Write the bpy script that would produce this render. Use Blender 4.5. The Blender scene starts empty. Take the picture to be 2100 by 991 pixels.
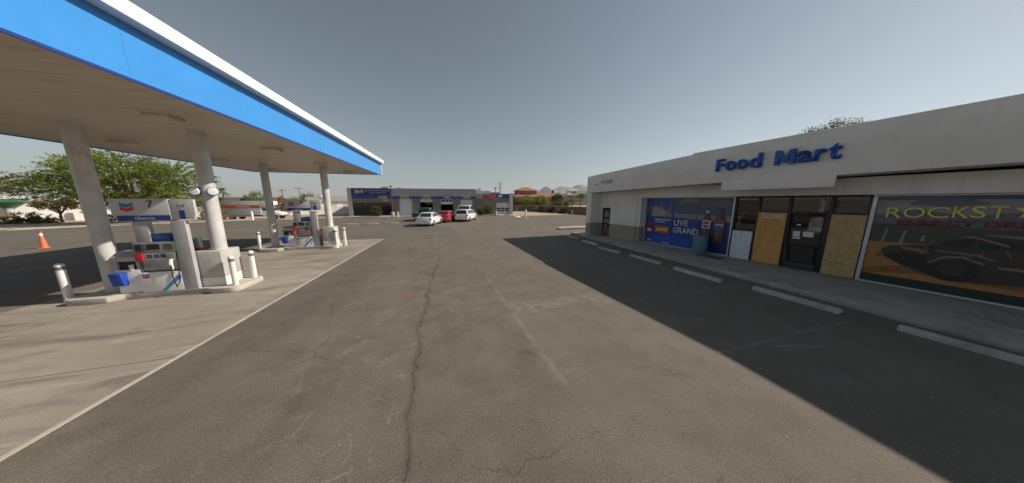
import bpy, bmesh, math, random
from mathutils import Vector, Matrix
R = math.radians
random.seed(7)
scn = bpy.context.scene
col = scn.collection

# ---------------------------------------------------------------- camera, sky, sun, exposure
CAM_H = 2.7; FPX = 500.0; PITCH = R(9.48); YAW = R(18.03)
cd = bpy.data.cameras.new('camera'); cam = bpy.data.objects.new('camera', cd); col.objects.link(cam)
cam.location = (0, 0, CAM_H); cam.rotation_euler = (R(90) - PITCH, 0, -YAW)
cd.sensor_width = 36; cd.lens = FPX / 2100 * 36; cd.clip_start = .05; cd.clip_end = 30000
scn.camera = cam
SUN_EL = R(34.4); SUN_AZ = R(-7)          # azimuth measured from +x towards +y
w = bpy.data.worlds.new("World"); scn.world = w; w.use_nodes = True
wn = w.node_tree; wn.nodes.clear()
wo = wn.nodes.new('ShaderNodeOutputWorld'); wb = wn.nodes.new('ShaderNodeBackground')
sk = wn.nodes.new('ShaderNodeTexSky'); sk.sky_type = 'NISHITA'; sk.sun_disc = False
sk.sun_elevation = SUN_EL; sk.sun_rotation = R(90) - SUN_AZ
sk.air_density = 1.0; sk.dust_density = 0.6; sk.ozone_density = 1.0; sk.altitude = 700
hs = wn.nodes.new('ShaderNodeHueSaturation'); hs.inputs['Saturation'].default_value = .58; hs.inputs['Hue'].default_value = .482
wn.links.new(sk.outputs[0], hs.inputs['Color']); wn.links.new(hs.outputs[0], wb.inputs[0])
wb.inputs[1].default_value = 0.063; wn.links.new(wb.outputs[0], wo.inputs[0])
sl = bpy.data.lights.new('sun', 'SUN'); sl.energy = 4.6; sl.angle = R(.5); sl.color = (1, .91, .77)
so = bpy.data.objects.new('sun', sl); col.objects.link(so)
sdir = Vector((math.cos(SUN_EL)*math.cos(SUN_AZ), math.cos(SUN_EL)*math.sin(SUN_AZ), math.sin(SUN_EL)))
so.rotation_euler = (-sdir).to_track_quat('-Z', 'Y').to_euler(); so.location = (40, 0, 40)
vs = scn.view_settings; vs.view_transform = 'Standard'; vs.look = 'None'; vs.exposure = 0.3; vs.gamma = 1; vs.use_curve_mapping = False
scn.cycles.max_bounces = 6

# ---------------------------------------------------------------- measuring helpers (pixel of the photograph -> point in the place)
_F = Vector((math.sin(YAW)*math.cos(PITCH), math.cos(YAW)*math.cos(PITCH), -math.sin(PITCH)))
_R = Vector((math.cos(YAW), -math.sin(YAW), 0)); _U = _R.cross(_F); _C = Vector((0, 0, CAM_H))
def ray(x, y): return _F + _R*((x-1050)/FPX) + _U*((495.5-y)/FPX)
def at_y(x, y, Y): d = ray(x, y); return _C + d*(Y/d.y)
def at_z(x, y, Z=0): d = ray(x, y); return _C + d*((Z-CAM_H)/d.z)
def at_x(x, y, X): d = ray(x, y); return _C + d*(X/d.x)

# ---------------------------------------------------------------- mesh builder
class MB:
    def __init__(s): s.v = []; s.f = []; s.m = []
    def add(s, vs, fs, m=0):
        o = len(s.v); s.v += [tuple(p) for p in vs]; s.f += [tuple(i+o for i in f) for f in fs]; s.m += [m]*len(fs); return s
    def box(s, x0, y0, z0, x1, y1, z1, m=0):
        return s.add([(x0,y0,z0),(x1,y0,z0),(x1,y1,z0),(x0,y1,z0),(x0,y0,z1),(x1,y0,z1),(x1,y1,z1),(x0,y1,z1)],
                     [(0,3,2,1),(4,5,6,7),(0,1,5,4),(1,2,6,5),(2,3,7,6),(3,0,4,7)], m)
    def hexa(s, b, t, m=0):                     # 4 bottom + 4 top points, counter-clockwise from above
        return s.add(list(b)+list(t), [(0,3,2,1),(4,5,6,7),(0,1,5,4),(1,2,6,5),(2,3,7,6),(3,0,4,7)], m)
    def prism(s, pts, ext, m=0):                # planar polygon (3-D points) pushed along ext
        e = Vector(ext); a = [Vector(p) for p in pts]; n = len(a)
        return s.add(a+[p+e for p in a], [tuple(range(n))[::-1], tuple(range(n, 2*n))]+[(i,(i+1)%n,n+(i+1)%n,n+i) for i in range(n)], m)
    def poly(s, pts, m=0): return s.add(pts, [tuple(range(len(pts)))], m)
    def cyl(s, p0, p1, r0, r1=None, n=14, m=0, caps=True):
        if r1 is None: r1 = r0
        p0 = Vector(p0); p1 = Vector(p1); d = (p1-p0).normalized()
        a = d.orthogonal().normalized(); b = d.cross(a)
        vs = [p0+(a*math.cos(2*math.pi*i/n)+b*math.sin(2*math.pi*i/n))*r0 for i in range(n)]
        vs += [p1+(a*math.cos(2*math.pi*i/n)+b*math.sin(2*math.pi*i/n))*r1 for i in range(n)]
        fs = [(i,(i+1)%n,n+(i+1)%n,n+i) for i in range(n)]
        if caps: fs += [tuple(range(n))[::-1], tuple(range(n,2*n))]
        return s.add(vs, fs, m)
    def tube(s, pts, r, n=8, m=0):
        pts = [Vector(p) for p in pts]; L = len(pts); rs = r if isinstance(r, (list, tuple)) else [r]*L
        vs = []; a = None
        for i, p in enumerate(pts):
            d = (pts[min(i+1,L-1)]-pts[max(i-1,0)]).normalized()
            a = d.orthogonal().normalized() if a is None else (a-d*a.dot(d)).normalized()
            b = d.cross(a)
            vs += [p+(a*math.cos(2*math.pi*k/n)+b*math.sin(2*math.pi*k/n))*rs[i] for k in range(n)]
        fs = [(i*n+k, i*n+(k+1)%n, (i+1)*n+(k+1)%n, (i+1)*n+k) for i in range(L-1) for k in range(n)]
        fs += [tuple(range(n))[::-1], tuple(range((L-1)*n, L*n))]
        return s.add(vs, fs, m)
    def lathe(s, prof, c=(0,0,0), n=20, m=0):
        vs = [(c[0]+r*math.cos(2*math.pi*k/n), c[1]+r*math.sin(2*math.pi*k/n), c[2]+z) for r, z in prof for k in range(n)]
        L = len(prof)
        fs = [(i*n+k, i*n+(k+1)%n, (i+1)*n+(k+1)%n, (i+1)*n+k) for i in range(L-1) for k in range(n)]
        fs += [tuple(range(n))[::-1], tuple(range((L-1)*n, L*n))]
        return s.add(vs, fs, m)
    def build(s, name, mats, parent=None, bevel=0, smooth=False, seg=2):
        me = bpy.data.meshes.new(name); me.from_pydata(s.v, [], s.f)
        mats = mats if isinstance(mats, (list, tuple)) else [mats]
        for mt in mats: me.materials.append(mt)
        me.polygons.foreach_set('material_index', s.m)
        if bevel:
            bm = bmesh.new(); bm.from_mesh(me); bmesh.ops.remove_doubles(bm, verts=bm.verts, dist=1e-5)
            bmesh.ops.recalc_face_normals(bm, faces=bm.faces)
            es = [e for e in bm.edges if len(e.link_faces) == 2 and e.calc_face_angle(0) > R(32)]
            bmesh.ops.bevel(bm, geom=es, offset=bevel, segments=seg, affect='EDGES', profile=.6, clamp_overlap=True)
            bm.to_mesh(me); bm.free()
        if smooth or bevel:
            me.shade_smooth(); me.set_sharp_from_angle(angle=R(38))
        me.update()
        o = bpy.data.objects.new(name, me); col.objects.link(o)
        if parent: o.parent = parent
        return o

def thing(name, label, cat, loc=(0,0,0), rz=0, group=None):
    o = bpy.data.objects.new(name, None); o.empty_display_size = .3; col.objects.link(o)
    o.location = loc; o.rotation_euler = (0, 0, rz); o['label'] = label; o['category'] = cat
    if group: o['group'] = group
    return o
def tag(o, label, cat, group=None):
    o['label'] = label; o['category'] = cat
    if group: o['group'] = group
    return o
def struct(o, label=None, cat=None):
    o['kind'] = 'structure'
    if label: o['label'] = label; o['category'] = cat
    return o
def dup(root, loc, rz, label, group=None):
    r = root.copy(); col.objects.link(r); r.location = loc; r.rotation_euler = (0, 0, rz); r['label'] = label
    if group: r['group'] = group
    for ch in list(root.children):
        c = ch.copy(); col.objects.link(c); c.parent = r
        for g in ch.children:
            d = g.copy(); col.objects.link(d); d.parent = c
    return r

# ---------------------------------------------------------------- materials
class NT:
    def __init__(s, name):
        s.mat = bpy.data.materials.new(name); s.mat.use_nodes = True; s.t = s.mat.node_tree; s.t.nodes.clear()
        s.out = s.t.nodes.new('ShaderNodeOutputMaterial'); s.bsdf = s.t.nodes.new('ShaderNodeBsdfPrincipled')
        s.t.links.new(s.bsdf.outputs[0], s.out.inputs[0])
    def n(s, typ, **kw):
        nd = s.t.nodes.new(typ)
        for k, v in kw.items(): setattr(nd, k, v)
        return nd
    def l(s, a, b): s.t.links.new(a, b)
    def math(s, op, a, b=None, c=None, clamp=False):
        nd = s.n('ShaderNodeMath', operation=op); nd.use_clamp = clamp
        for i, x in enumerate((a, b, c)):
            if x is None: continue
            if isinstance(x, (int, float)): nd.inputs[i].default_value = x
            else: s.l(x, nd.inputs[i])
        return nd.outputs[0]
    def noise(s, vec, scale, detail=4, rough=.55, dist=0):
        nd = s.n('ShaderNodeTexNoise'); nd.inputs['Scale'].default_value = scale; nd.inputs['Detail'].default_value = detail
        nd.inputs['Roughness'].default_value = rough; nd.inputs['Distortion'].default_value = dist
        if vec is not None: s.l(vec, nd.inputs['Vector'])
        return nd.outputs['Fac']
    def mapr(s, x, a, b, c=0, d=1):
        nd = s.n('ShaderNodeMapRange'); s.l(x, nd.inputs[0])
        for i, q in enumerate((a, b, c, d)): nd.inputs[i+1].default_value = q
        return nd.outputs[0]
    def mix(s, fac, a, b, mode='MIX'):
        nd = s.n('ShaderNodeMix', data_type='RGBA', blend_type=mode)
        if isinstance(fac, (int, float)): nd.inputs[0].default_value = fac
        else: s.l(fac, nd.inputs[0])
        for i, x in ((6, a), (7, b)):
            if isinstance(x, (tuple, list)): nd.inputs[i].default_value = (*x[:3], 1)
            else: s.l(x, nd.inputs[i])
        return nd.outputs[2]
    def scale(s, vec, k):
        nd = s.n('ShaderNodeVectorMath', operation='MULTIPLY'); s.l(vec, nd.inputs[0]); nd.inputs[1].default_value = k
        return nd.outputs[0]
    def bump(s, h, strength=.3, dist=.01):
        nd = s.n('ShaderNodeBump'); nd.inputs['Strength'].default_value = strength; nd.inputs['Distance'].default_value = dist
        s.l(h, nd.inputs['Height']); s.l(nd.outputs[0], s.bsdf.inputs['Normal'])
    def obj(s): return s.n('ShaderNodeTexCoord').outputs['Object']
    def pos(s): return s.n('ShaderNodeNewGeometry').outputs['Position']

def pm(name, c, rough=.6, metal=0, var=.12, scale=2.5, bump=0, bscale=60, spec=.5, dirt=0, coat=0):
    t = NT(name); v = t.obj()
    f = t.noise(v, scale, 5); k = t.mapr(f, .3, .7, 1-var, 1+var)
    cc = t.mix(1, c, t.n('ShaderNodeCombineColor').outputs[0], 'MULTIPLY')
    comb = cc.node.inputs[7].links[0].from_node
    for i in range(3): t.l(k, comb.inputs[i])
    if dirt:
        d = t.noise(t.scale(v, (1.6, 1.6, .25)), 3, 6, .65)
        cc = t.mix(t.mapr(d, .5, .75, 0, dirt), cc, tuple(x*.45 for x in c))
    t.l(cc, t.bsdf.inputs['Base Color'])
    t.bsdf.inputs['Roughness'].default_value = rough; t.bsdf.inputs['Metallic'].default_value = metal
    t.bsdf.inputs['Specular IOR Level'].default_value = spec; t.bsdf.inputs['Coat Weight'].default_value = coat
    if bump: t.bump(t.noise(v, bscale, 3), bump, .01)
    return t.mat

def leaf_mat(name, cols, trans=.25):
    t = NT(name); r = t.n('ShaderNodeNewGeometry').outputs['Random Per Island']
    cr = t.n('ShaderNodeValToRGB'); e = cr.color_ramp.elements
    e[0].color = (*cols[0], 1); e[1].color = (*cols[-1], 1)
    for i, c in enumerate(cols[1:-1]): x = e.new((i+1)/(len(cols)-1)); x.color = (*c, 1)
    t.l(r, cr.inputs[0]); t.l(cr.outputs[0], t.bsdf.inputs['Base Color']); t.bsdf.inputs['Roughness'].default_value = .6
    t.bsdf.inputs['Specular IOR Level'].default_value = .25
    tr = t.n('ShaderNodeBsdfTranslucent'); t.l(cr.outputs[0], tr.inputs[0])
    mx = t.n('ShaderNodeMixShader'); mx.inputs[0].default_value = trans
    t.l(t.bsdf.outputs[0], mx.inputs[1]); t.l(tr.outputs[0], mx.inputs[2]); t.l(mx.outputs[0], t.out.inputs[0])
    return t.mat

def asphalt():
    t = NT('asphalt'); p = t.pos(); sx = t.n('ShaderNodeSeparateXYZ'); t.l(p, sx.inputs[0]); X, Y = sx.outputs[0], sx.outputs[1]
    big = t.noise(p, .22, 4); med = t.noise(p, 1.7, 5, .6); fine = t.noise(p, 42, 4, .8); fine2 = t.noise(p, 170, 2, .6)
    c = t.mix(t.mapr(big, .3, .7), (.130, .112, .096), (.192, .167, .142))
    c = t.mix(t.mapr(med, .35, .7, 0, .8), c, (.108, .092, .078))
    drv = t.noise(t.scale(p, (1.0, .10, 1)), .8, 3)                   # tyre-polished lanes along the drive
    c = t.mix(t.mapr(drv, .48, .7, 0, .35), c, (.20, .172, .142))
    agg = t.math('MULTIPLY', t.mapr(fine, .3, .70, .66, 1.36), t.mapr(t.noise(p, 115, 2, .7), .3, .7, .62, 1.40))
    comb = t.n('ShaderNodeCombineColor')
    for i in range(3): t.l(agg, comb.inputs[i])
    c = t.mix(1, c, comb.outputs[0], 'MULTIPLY')
    spk = t.mapr(t.noise(p, 62, 2, .6), .645, .70); c = t.mix(t.math('MULTIPLY', spk, .75), c, (.36, .33, .28))
    dk = t.mapr(t.noise(p, 90, 2), .36, .28); c = t.mix(t.math('MULTIPLY', dk, .6), c, (.04, .037, .034))
    # stains
    st = t.mapr(t.noise(p, .9, 6, .7, .6), .57, .70); c = t.mix(t.math('MULTIPLY', st, .42), c, (.055, .05, .046))
    od = t.mapr(t.noise(p, 3.2, 2, .5), .70, .74); c = t.mix(t.math('MULTIPLY', od, t.math('MULTIPLY', t.mapr(t.noise(p, .4, 2), .5, .6), .5)), c, (.04, .036, .034))
    lt = t.n('ShaderNodeTexVoronoi'); lt.inputs['Scale'].default_value = 2.6; t.l(p, lt.inputs['Vector']); lc = t.n('ShaderNodeSeparateColor'); t.l(lt.outputs['Color'], lc.inputs[0])
    c = t.mix(t.math('MULTIPLY', t.mapr(lt.outputs['Distance'], .035, .05, 1, 0), t.math('GREATER_THAN', lc.outputs[0], .80)), c, (.40, .37, .33))
    def line(expr, wid, soft): return t.mapr(t.math('ABSOLUTE', expr), wid, wid+soft, 1, 0)
    wob = t.math('SUBTRACT', t.noise(p, 1.3, 6, .7), .5); wob2 = t.math('SUBTRACT', t.noise(p, 6, 4, .7), .5)
    # long crack down the drive: x = -.37 + .0085 (y-3)^2
    q = t.math('SUBTRACT', Y, 3.0); cx = t.math('ADD', t.math('MULTIPLY', t.math('MULTIPLY', q, q), .0085), -.40)
    e = t.math('ADD', t.math('SUBTRACT', X, cx), t.math('ADD', t.math('MULTIPLY', wob, .45), t.math('MULTIPLY', wob2, .10)))
    yr = t.math('MULTIPLY', t.mapr(Y, 1.0, 1.3), t.mapr(Y, 13, 11))
    c = t.mix(t.math('MULTIPLY', t.math('MULTIPLY', line(e, .01, .07), yr), .35), c, (.06, .053, .048))
    c = t.mix(t.math('MULTIPLY', t.math('MULTIPLY', line(e, .002, .010), t.math('MULTIPLY', yr, t.mapr(t.noise(p, 1.1, 3), .40, .52, .25, 1))), .62), c, (.026, .023, .021))
    # web of random cracks
    dv = t.n('ShaderNodeVectorMath', operation='ADD'); nz = t.n('ShaderNodeTexNoise'); nz.inputs['Scale'].default_value = 2.2; nz.inputs['Detail'].default_value = 7; nz.inputs['Roughness'].default_value = .68; t.l(p, nz.inputs['Vector'])
    sc = t.n('ShaderNodeVectorMath', operation='SCALE'); sc.inputs['Scale'].default_value = .42; t.l(nz.outputs['Color'], sc.inputs[0]); t.l(p, dv.inputs[0]); t.l(sc.outputs[0], dv.inputs[1])
    def crack(scale, wid, msk, m0, m1):
        vo = t.n('ShaderNodeTexVoronoi', feature='DISTANCE_TO_EDGE'); vo.inputs['Scale'].default_value = scale; t.l(dv.outputs[0], vo.inputs['Vector'])
        return t.math('MULTIPLY', t.mapr(vo.outputs['Distance'], wid, wid*2.2, 1, 0), t.mapr(msk, m0, m1))
    k1 = crack(.30, .0010, t.noise(p, .5, 2), .48, .58); c = t.mix(t.math('MULTIPLY', k1, .42), c, (.025, .022, .02))
    k3 = crack(.85, .0020, t.noise(p, .33, 2), .53, .62); c = t.mix(t.math('MULTIPLY', k3, .45), c, (.03, .027, .025))
    zone = t.math('MULTIPLY', t.math('MULTIPLY', t.mapr(X, -3.0, -1.6), t.mapr(X, -.2, -.45)), t.math('MULTIPLY', t.mapr(Y, 1.6, 2.4), t.mapr(Y, 7.6, 6.2)))
    k2 = crack(3.6, .012, t.noise(p, 2.6, 3), .53, .60); c = t.mix(t.math('MULTIPLY', t.math('MULTIPLY', k2, zone), .6), c, (.34, .26, .20))
    # ground-off paint patch, straight seam, red utility marks
    pt = t.math('MULTIPLY', t.math('MULTIPLY', t.mapr(X, 1.7, 1.9), t.mapr(X, 4.7, 4.3)), line(t.math('ADD', t.math('SUBTRACT', Y, 5.55), t.math('MULTIPLY', wob, 1.3)), .15, .25))
    pt = t.math('MULTIPLY', pt, t.mapr(t.noise(p, 5, 6, .8), .44, .66)); c = t.mix(t.math('MULTIPLY', pt, .5), c, (.40, .36, .31))
    pv_ = t.mapr(t.math('ADD', X, t.math('MULTIPLY', wob, .16)), 1.72, 1.78); c = t.mix(t.math('MULTIPLY', pv_, .16), c, (.22, .185, .145))
    ok_ = t.math('MULTIPLY', t.mapr(t.math('ADD', X, t.math('MULTIPLY', wob, 1.2)), -3.9, -3.6), t.mapr(t.math('ADD', X, t.math('MULTIPLY', wob, 1.2)), -2.2, -2.6)); c = t.mix(t.math('MULTIPLY', ok_, .14), c, (.07, .062, .056))
    sm = t.math('MULTIPLY', line(t.math('ADD', t.math('SUBTRACT', X, 1.75), t.math('MULTIPLY', wob, .16)), .02, .06), t.math('MULTIPLY', t.mapr(Y, 2.2, 3), t.mapr(Y, 11, 8)))
    sm = t.math('MULTIPLY', sm, t.mapr(t.noise(p, 1.5, 4, .7), .38, .6)); c = t.mix(t.math('MULTIPLY', sm, .3), c, (.30, .27, .23))
    rl = t.math('SUBTRACT', t.math('SUBTRACT', Y, 6.78), t.math('MULTIPLY', t.math('ADD', X, 3.84), .155))
    rd = t.math('MULTIPLY', line(rl, .03, .05), t.math('MULTIPLY', t.mapr(t.noise(t.scale(p, (1, .2, 1)), 1.9, 2), .52, .58), t.math('MULTIPLY', t.mapr(X, -4.0, -3.8), t.mapr(X, 3.6, 3.2))))
    rd = t.math('MULTIPLY', rd, t.mapr(t.noise(p, 14, 3), .38, .6)); c = t.mix(t.math('MULTIPLY', rd, .75), c, (.42, .10, .085))
    t.l(c, t.bsdf.inputs['Base Color']); t.bsdf.inputs['Roughness'].default_value = .88; t.bsdf.inputs['Specular IOR Level'].default_value = .2
    hgt = t.math('SUBTRACT', fine, t.math('MULTIPLY', k1, 1.5)); t.bump(hgt, .55, .012)
    return t.mat

def concrete(name, c0, c1, joints=0, stain=.5, streak=True, bump=.25):
    t = NT(name); p = t.pos(); sx = t.n('ShaderNodeSeparateXYZ'); t.l(p, sx.inputs[0])
    big = t.noise(p, .35, 5, .6); c = t.mix(t.mapr(big, .32, .68), c0, c1)
    sp = t.scale(p, (.35, 1.5, 1)) if streak else p
    s1 = t.noise(sp, 1.1, 6, .65, .5); c = t.mix(t.math('MULTIPLY', t.mapr(s1, .50, .68), stain), c, tuple(x*.42 for x in c0))
    s2 = t.noise(sp, 2.3, 5, .6, .3); c = t.mix(t.math('MULTIPLY', t.mapr(s2, .60, .72), .55), c, tuple(min(1, x*1.5) for x in c1))
    s3 = t.noise(p, 1.0, 3); c = t.mix(t.math('MULTIPLY', t.mapr(s3, .66, .74), .5), c, (c0[0]*.95, c0[1]*.70, c0[2]*.6))
    fine = t.noise(p, 70, 3, .7); comb = t.n('ShaderNodeCombineColor'); k = t.mapr(fine, .3, .7, .82, 1.15)
    for i in range(3): t.l(k, comb.inputs[i])
    c = t.mix(1, c, comb.outputs[0], 'MULTIPLY')
    if joints:
        for ax in (0, 1):
            md = t.math('PINGPONG', t.math('ADD', sx.outputs[ax], 100.3), joints/2)
            c = t.mix(t.mapr(md, .008, .02, .75, 0), c, tuple(x*.3 for x in c0))
    t.l(c, t.bsdf.inputs['Base Color']); t.bsdf.inputs['Roughness'].default_value = .8; t.bsdf.inputs['Specular IOR Level'].default_value = .3
    t.bump(fine, bump, .006)
    return t.mat

def two_tone(name, top, low, zc):
    t = NT(name); v = t.obj(); sx = t.n('ShaderNodeSeparateXYZ'); t.l(v, sx.inputs[0])
    f = t.noise(v, .9, 5); d = t.noise(t.scale(v, (2.2, 2.2, .18)), 2.2, 6, .7)
    c = t.mix(t.mapr(sx.outputs[2], zc, zc+.01), low, top)
    c2 = t.mix(1, c, (.82, .80, .77), 'MULTIPLY'); c = t.mix(t.mapr(f, .4, .7, 0, .7), c, c2)
    c3 = t.mix(1, c, (.66, .60, .52), 'MULTIPLY'); c = t.mix(t.mapr(d, .56, .78, 0, .6), c, c3)
    t.l(c, t.bsdf.inputs['Base Color']); t.bsdf.inputs['Roughness'].default_value = .85; t.bsdf.inputs['Specular IOR Level'].default_value = .25
    t.bump(t.noise(v, 45, 4, .7), .25, .01); return t.mat

def striped(name, c, axis, pitch, dark=.5, wid=.012, rough=.5, var=.08, stain=0):
    t = NT(name); v = t.obj(); sx = t.n('ShaderNodeSeparateXYZ'); t.l(v, sx.inputs[0])
    md = t.math('PINGPONG', t.math('ADD', sx.outputs[axis], 200.0), pitch/2)
    f = t.noise(v, .7, 5); k = t.mapr(f, .3, .7, 1-var, 1+var); comb = t.n('ShaderNodeCombineColor')
    for i in range(3): t.l(k, comb.inputs[i])
    cc = t.mix(1, c, comb.outputs[0], 'MULTIPLY')
    if stain:
        s = t.noise(t.scale(v, (.4, 1.6, 1)), 1.2, 6, .7); cc = t.mix(t.mapr(s, .52, .75, 0, stain), cc, (c[0]*.6, c[1]*.52, c[2]*.42))
    ln = t.mapr(md, wid*.5, wid, 1, 0); cc = t.mix(t.math('MULTIPLY', ln, dark), cc, tuple(x*.35 for x in c))
    t.l(cc, t.bsdf.inputs['Base Color']); t.bsdf.inputs['Roughness'].default_value = rough
    t.bump(t.mapr(md, 0, wid*1.5), .4, .01); return t.mat

def osb(name, c0, c1, scale, stretch):
    t = NT(name); v = t.scale(t.obj(), stretch)
    vo = t.n('ShaderNodeTexVoronoi'); vo.inputs['Scale'].default_value = scale; t.l(v, vo.inputs['Vector'])
    f = t.noise(v, scale*.35, 5, .6, 1.2); r = t.n('ShaderNodeSeparateColor'); t.l(vo.outputs['Color'], r.inputs[0])
    c = t.mix(t.math('MULTIPLY', r.outputs[0], .8), c0, c1); c = t.mix(t.mapr(f, .45, .7, 0, .6), c, tuple(x*.55 for x in c0))
    t.l(c, t.bsdf.inputs['Base Color']); t.bsdf.inputs['Roughness'].default_value = .8; t.bump(vo.outputs['Distance'], .15, .004); return t.mat

def glass(name, c=(.012, .014, .015), rough=.03):
    t = NT(name); t.bsdf.inputs['Base Color'].default_value = (*c, 1); t.bsdf.inputs['Roughness'].default_value = rough
    t.bsdf.inputs['Specular IOR Level'].default_value = .6; t.bump(t.noise(t.obj(), .8, 2), .04, .05); return t.mat

M = {}
M['asphalt'] = asphalt()
M['pad'] = concrete('pad_concrete', (.245, .215, .187), (.350, .314, .277), joints=4.6, stain=.72)
M['walk'] = concrete('sidewalk_concrete', (.30, .285, .26), (.38, .36, .33), joints=0, stain=.45, streak=False)
M['kerb'] = concrete('kerb_concrete', (.42, .39, .34), (.52, .48, .42), stain=.4, streak=False)
M['desert'] = concrete('desert_soil', (.36, .28, .215), (.46, .37, .29), stain=.3, streak=False, bump=.6)
M['gravel'] = concrete('pink_gravel', (.44, .31, .25), (.52, .40, .33), stain=.25, streak=False, bump=.8)
M['stop'] = concrete('wheel_stop_concrete', (.36, .34, .31), (.50, .47, .43), stain=.6, streak=False)
M['stucco'] = two_tone('stucco_paint', (.79, .745, .68), (.35, .305, .265), 1.07)
M['stucco_plain'] = two_tone('stucco_plain', (.79, .745, .68), (.79, .745, .68), -5)
M['white'] = pm('white_paint', (.74, .74, .73), .45, dirt=.35, var=.06)
M['white_clean'] = pm('white_enamel', (.78, .78, .78), .35, var=.04)
M['canopy_blue'] = pm('canopy_blue', (.05, .27, .68), .3, var=.05, scale=.8)
M['canopy_blue2'] = pm('deep_blue', (.018, .045, .23), .35, var=.06)
M['soffit'] = striped('soffit_panels', (.60, .53, .44), 1, .41, .45, .016, .4, .06, .45)
M['col'] = pm('column_paint', (.56, .55, .54), .4, dirt=.6, var=.14)
M['foot'] = pm('footing_paint', (.46, .45, .43), .7, dirt=.45, bump=.15)
M['grey'] = pm('grey_panel', (.40, .40, .42), .4, dirt=.2)
M['hdr'] = pm('header_panel', (.50, .50, .54), .35, var=.04)
M['steel'] = pm('brushed_steel', (.42, .42, .42), .35, .7, var=.15, scale=6)
M['darkgrey'] = pm('dark_plastic', (.09, .09, .095), .5)
M['black'] = pm('black_rubber', (.02, .02, .021), .6)
M['red'] = pm('red_plastic', (.55, .03, .05), .4)
M['green'] = pm('green_plastic', (.02, .20, .10), .4)
M['orange'] = pm('cone_orange', (.75, .17, .07), .5, var=.12)
M['bin_blue'] = pm('bin_blue', (.015, .07, .42), .4)
M['chev_blue'] = pm('emblem_blue', (.01, .19, .45), .4, var=.02)
M['chev_red'] = pm('emblem_red', (.60, .02, .04), .4, var=.02)
M['ink'] = pm('dark_lettering', (.06, .06, .08), .6, var=.02)
M['glass'] = glass('dark_glass')
M['alu'] = pm('aluminium_frame', (.50, .53, .57), .35, .5)
M['bronze'] = pm('dark_bronze_frame', (.022, .021, .020), .4, spec=.4)
M['sign_blue'] = pm('letter_blue', (.006, .075, .36), .4, var=.03)
M['ply'] = osb('plywood', (.66, .36, .115), (.50, .25, .07), 5, (1, 1, .22))
M['osb'] = osb('strand_board', (.58, .41, .19), (.36, .23, .09), 30, (1, 1, .8))
M['paper'] = pm('white_paper', (.72, .74, .70), .8, var=.03)
M['applwhite'] = pm('appliance_white', (.60, .65, .70), .4, var=.05)
M['trashcan'] = pm('trash_can_blue', (.12, .21, .27), .7, dirt=.3, bump=.3)
M['iron'] = pm('iron_grate', (.10, .09, .08), .7, .3)
M['bark'] = pm('bark', (.13, .10, .075), .9, bump=.6, bscale=14, var=.3)
M['tyre'] = pm('tyre_rubber', (.018, .018, .018), .8)
M['rim'] = pm('wheel_rim', (.55, .55, .56), .3, .7)
M['carwhite'] = pm('car_white', (.76, .76, .77), .25, var=.03, coat=.6)
M['carred'] = pm('car_red', (.50, .02, .03), .25, var=.05, coat=.6)
M['carteal'] = pm('car_teal', (.05, .14, .13), .35, var=.1, coat=.4)
M['carglass'] = glass('car_glass', (.02, .024, .03), .05)
M['lens_red'] = pm('tail_lens', (.35, .01, .01), .2)
M['lens'] = pm('head_lens', (.7, .7, .68), .1)
M['lamp_face'] = pm('lamp_face', (.80, .82, .84), .2, var=.03)
# ---------------------------------------------------------------- lettering
def text(body, name, mat, parent, w=None, h=None, at=(0,0,0), xdir=(1,0,0), ydir=(0,0,1), extrude=.004, bold=0.0, shear=0, anchor='l'):
    cu = bpy.data.curves.new(name, 'FONT'); cu.body = body; cu.size = 1; cu.extrude = 0; cu.offset = bold; cu.shear = shear; cu.resolution_u = 3
    o = bpy.data.objects.new(name, cu); col.objects.link(o); bpy.context.view_layer.update()
    me = bpy.data.meshes.new_from_object(o.evaluated_get(bpy.context.evaluated_depsgraph_get())); col.objects.unlink(o); bpy.data.objects.remove(o)
    xs = [v.co.x for v in me.vertices]; ys = [v.co.y for v in me.vertices]
    x0, x1, y0, y1 = min(xs), max(xs), min(ys), max(ys)
    sx = w/(x1-x0) if w else None; sy = h/(y1-y0) if h else None
    sx = sx or sy; sy = sy or sx
    off = {'l': x0, 'c': (x0+x1)/2, 'r': x1}[anchor]
    X = Vector(xdir).normalized(); Y = Vector(ydir).normalized(); Z = X.cross(Y); A = Vector(at)
    bm = bmesh.new(); bm.from_mesh(me)
    for v in bm.verts: v.co = A + X*((v.co.x-off)*sx) + Y*((v.co.y-y0)*sy)
    if extrude:
        r = bmesh.ops.extrude_face_region(bm, geom=list(bm.faces))
        for v in [g for g in r['geom'] if isinstance(g, bmesh.types.BMVert)]: v.co += Z*extrude
        bmesh.ops.recalc_face_normals(bm, faces=bm.faces)
    bm.to_mesh(me); bm.free(); me.materials.clear(); me.materials.append(mat); me.name = name
    ob = bpy.data.objects.new(name, me); col.objects.link(ob)
    if parent: ob.parent = parent
    return ob

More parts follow.
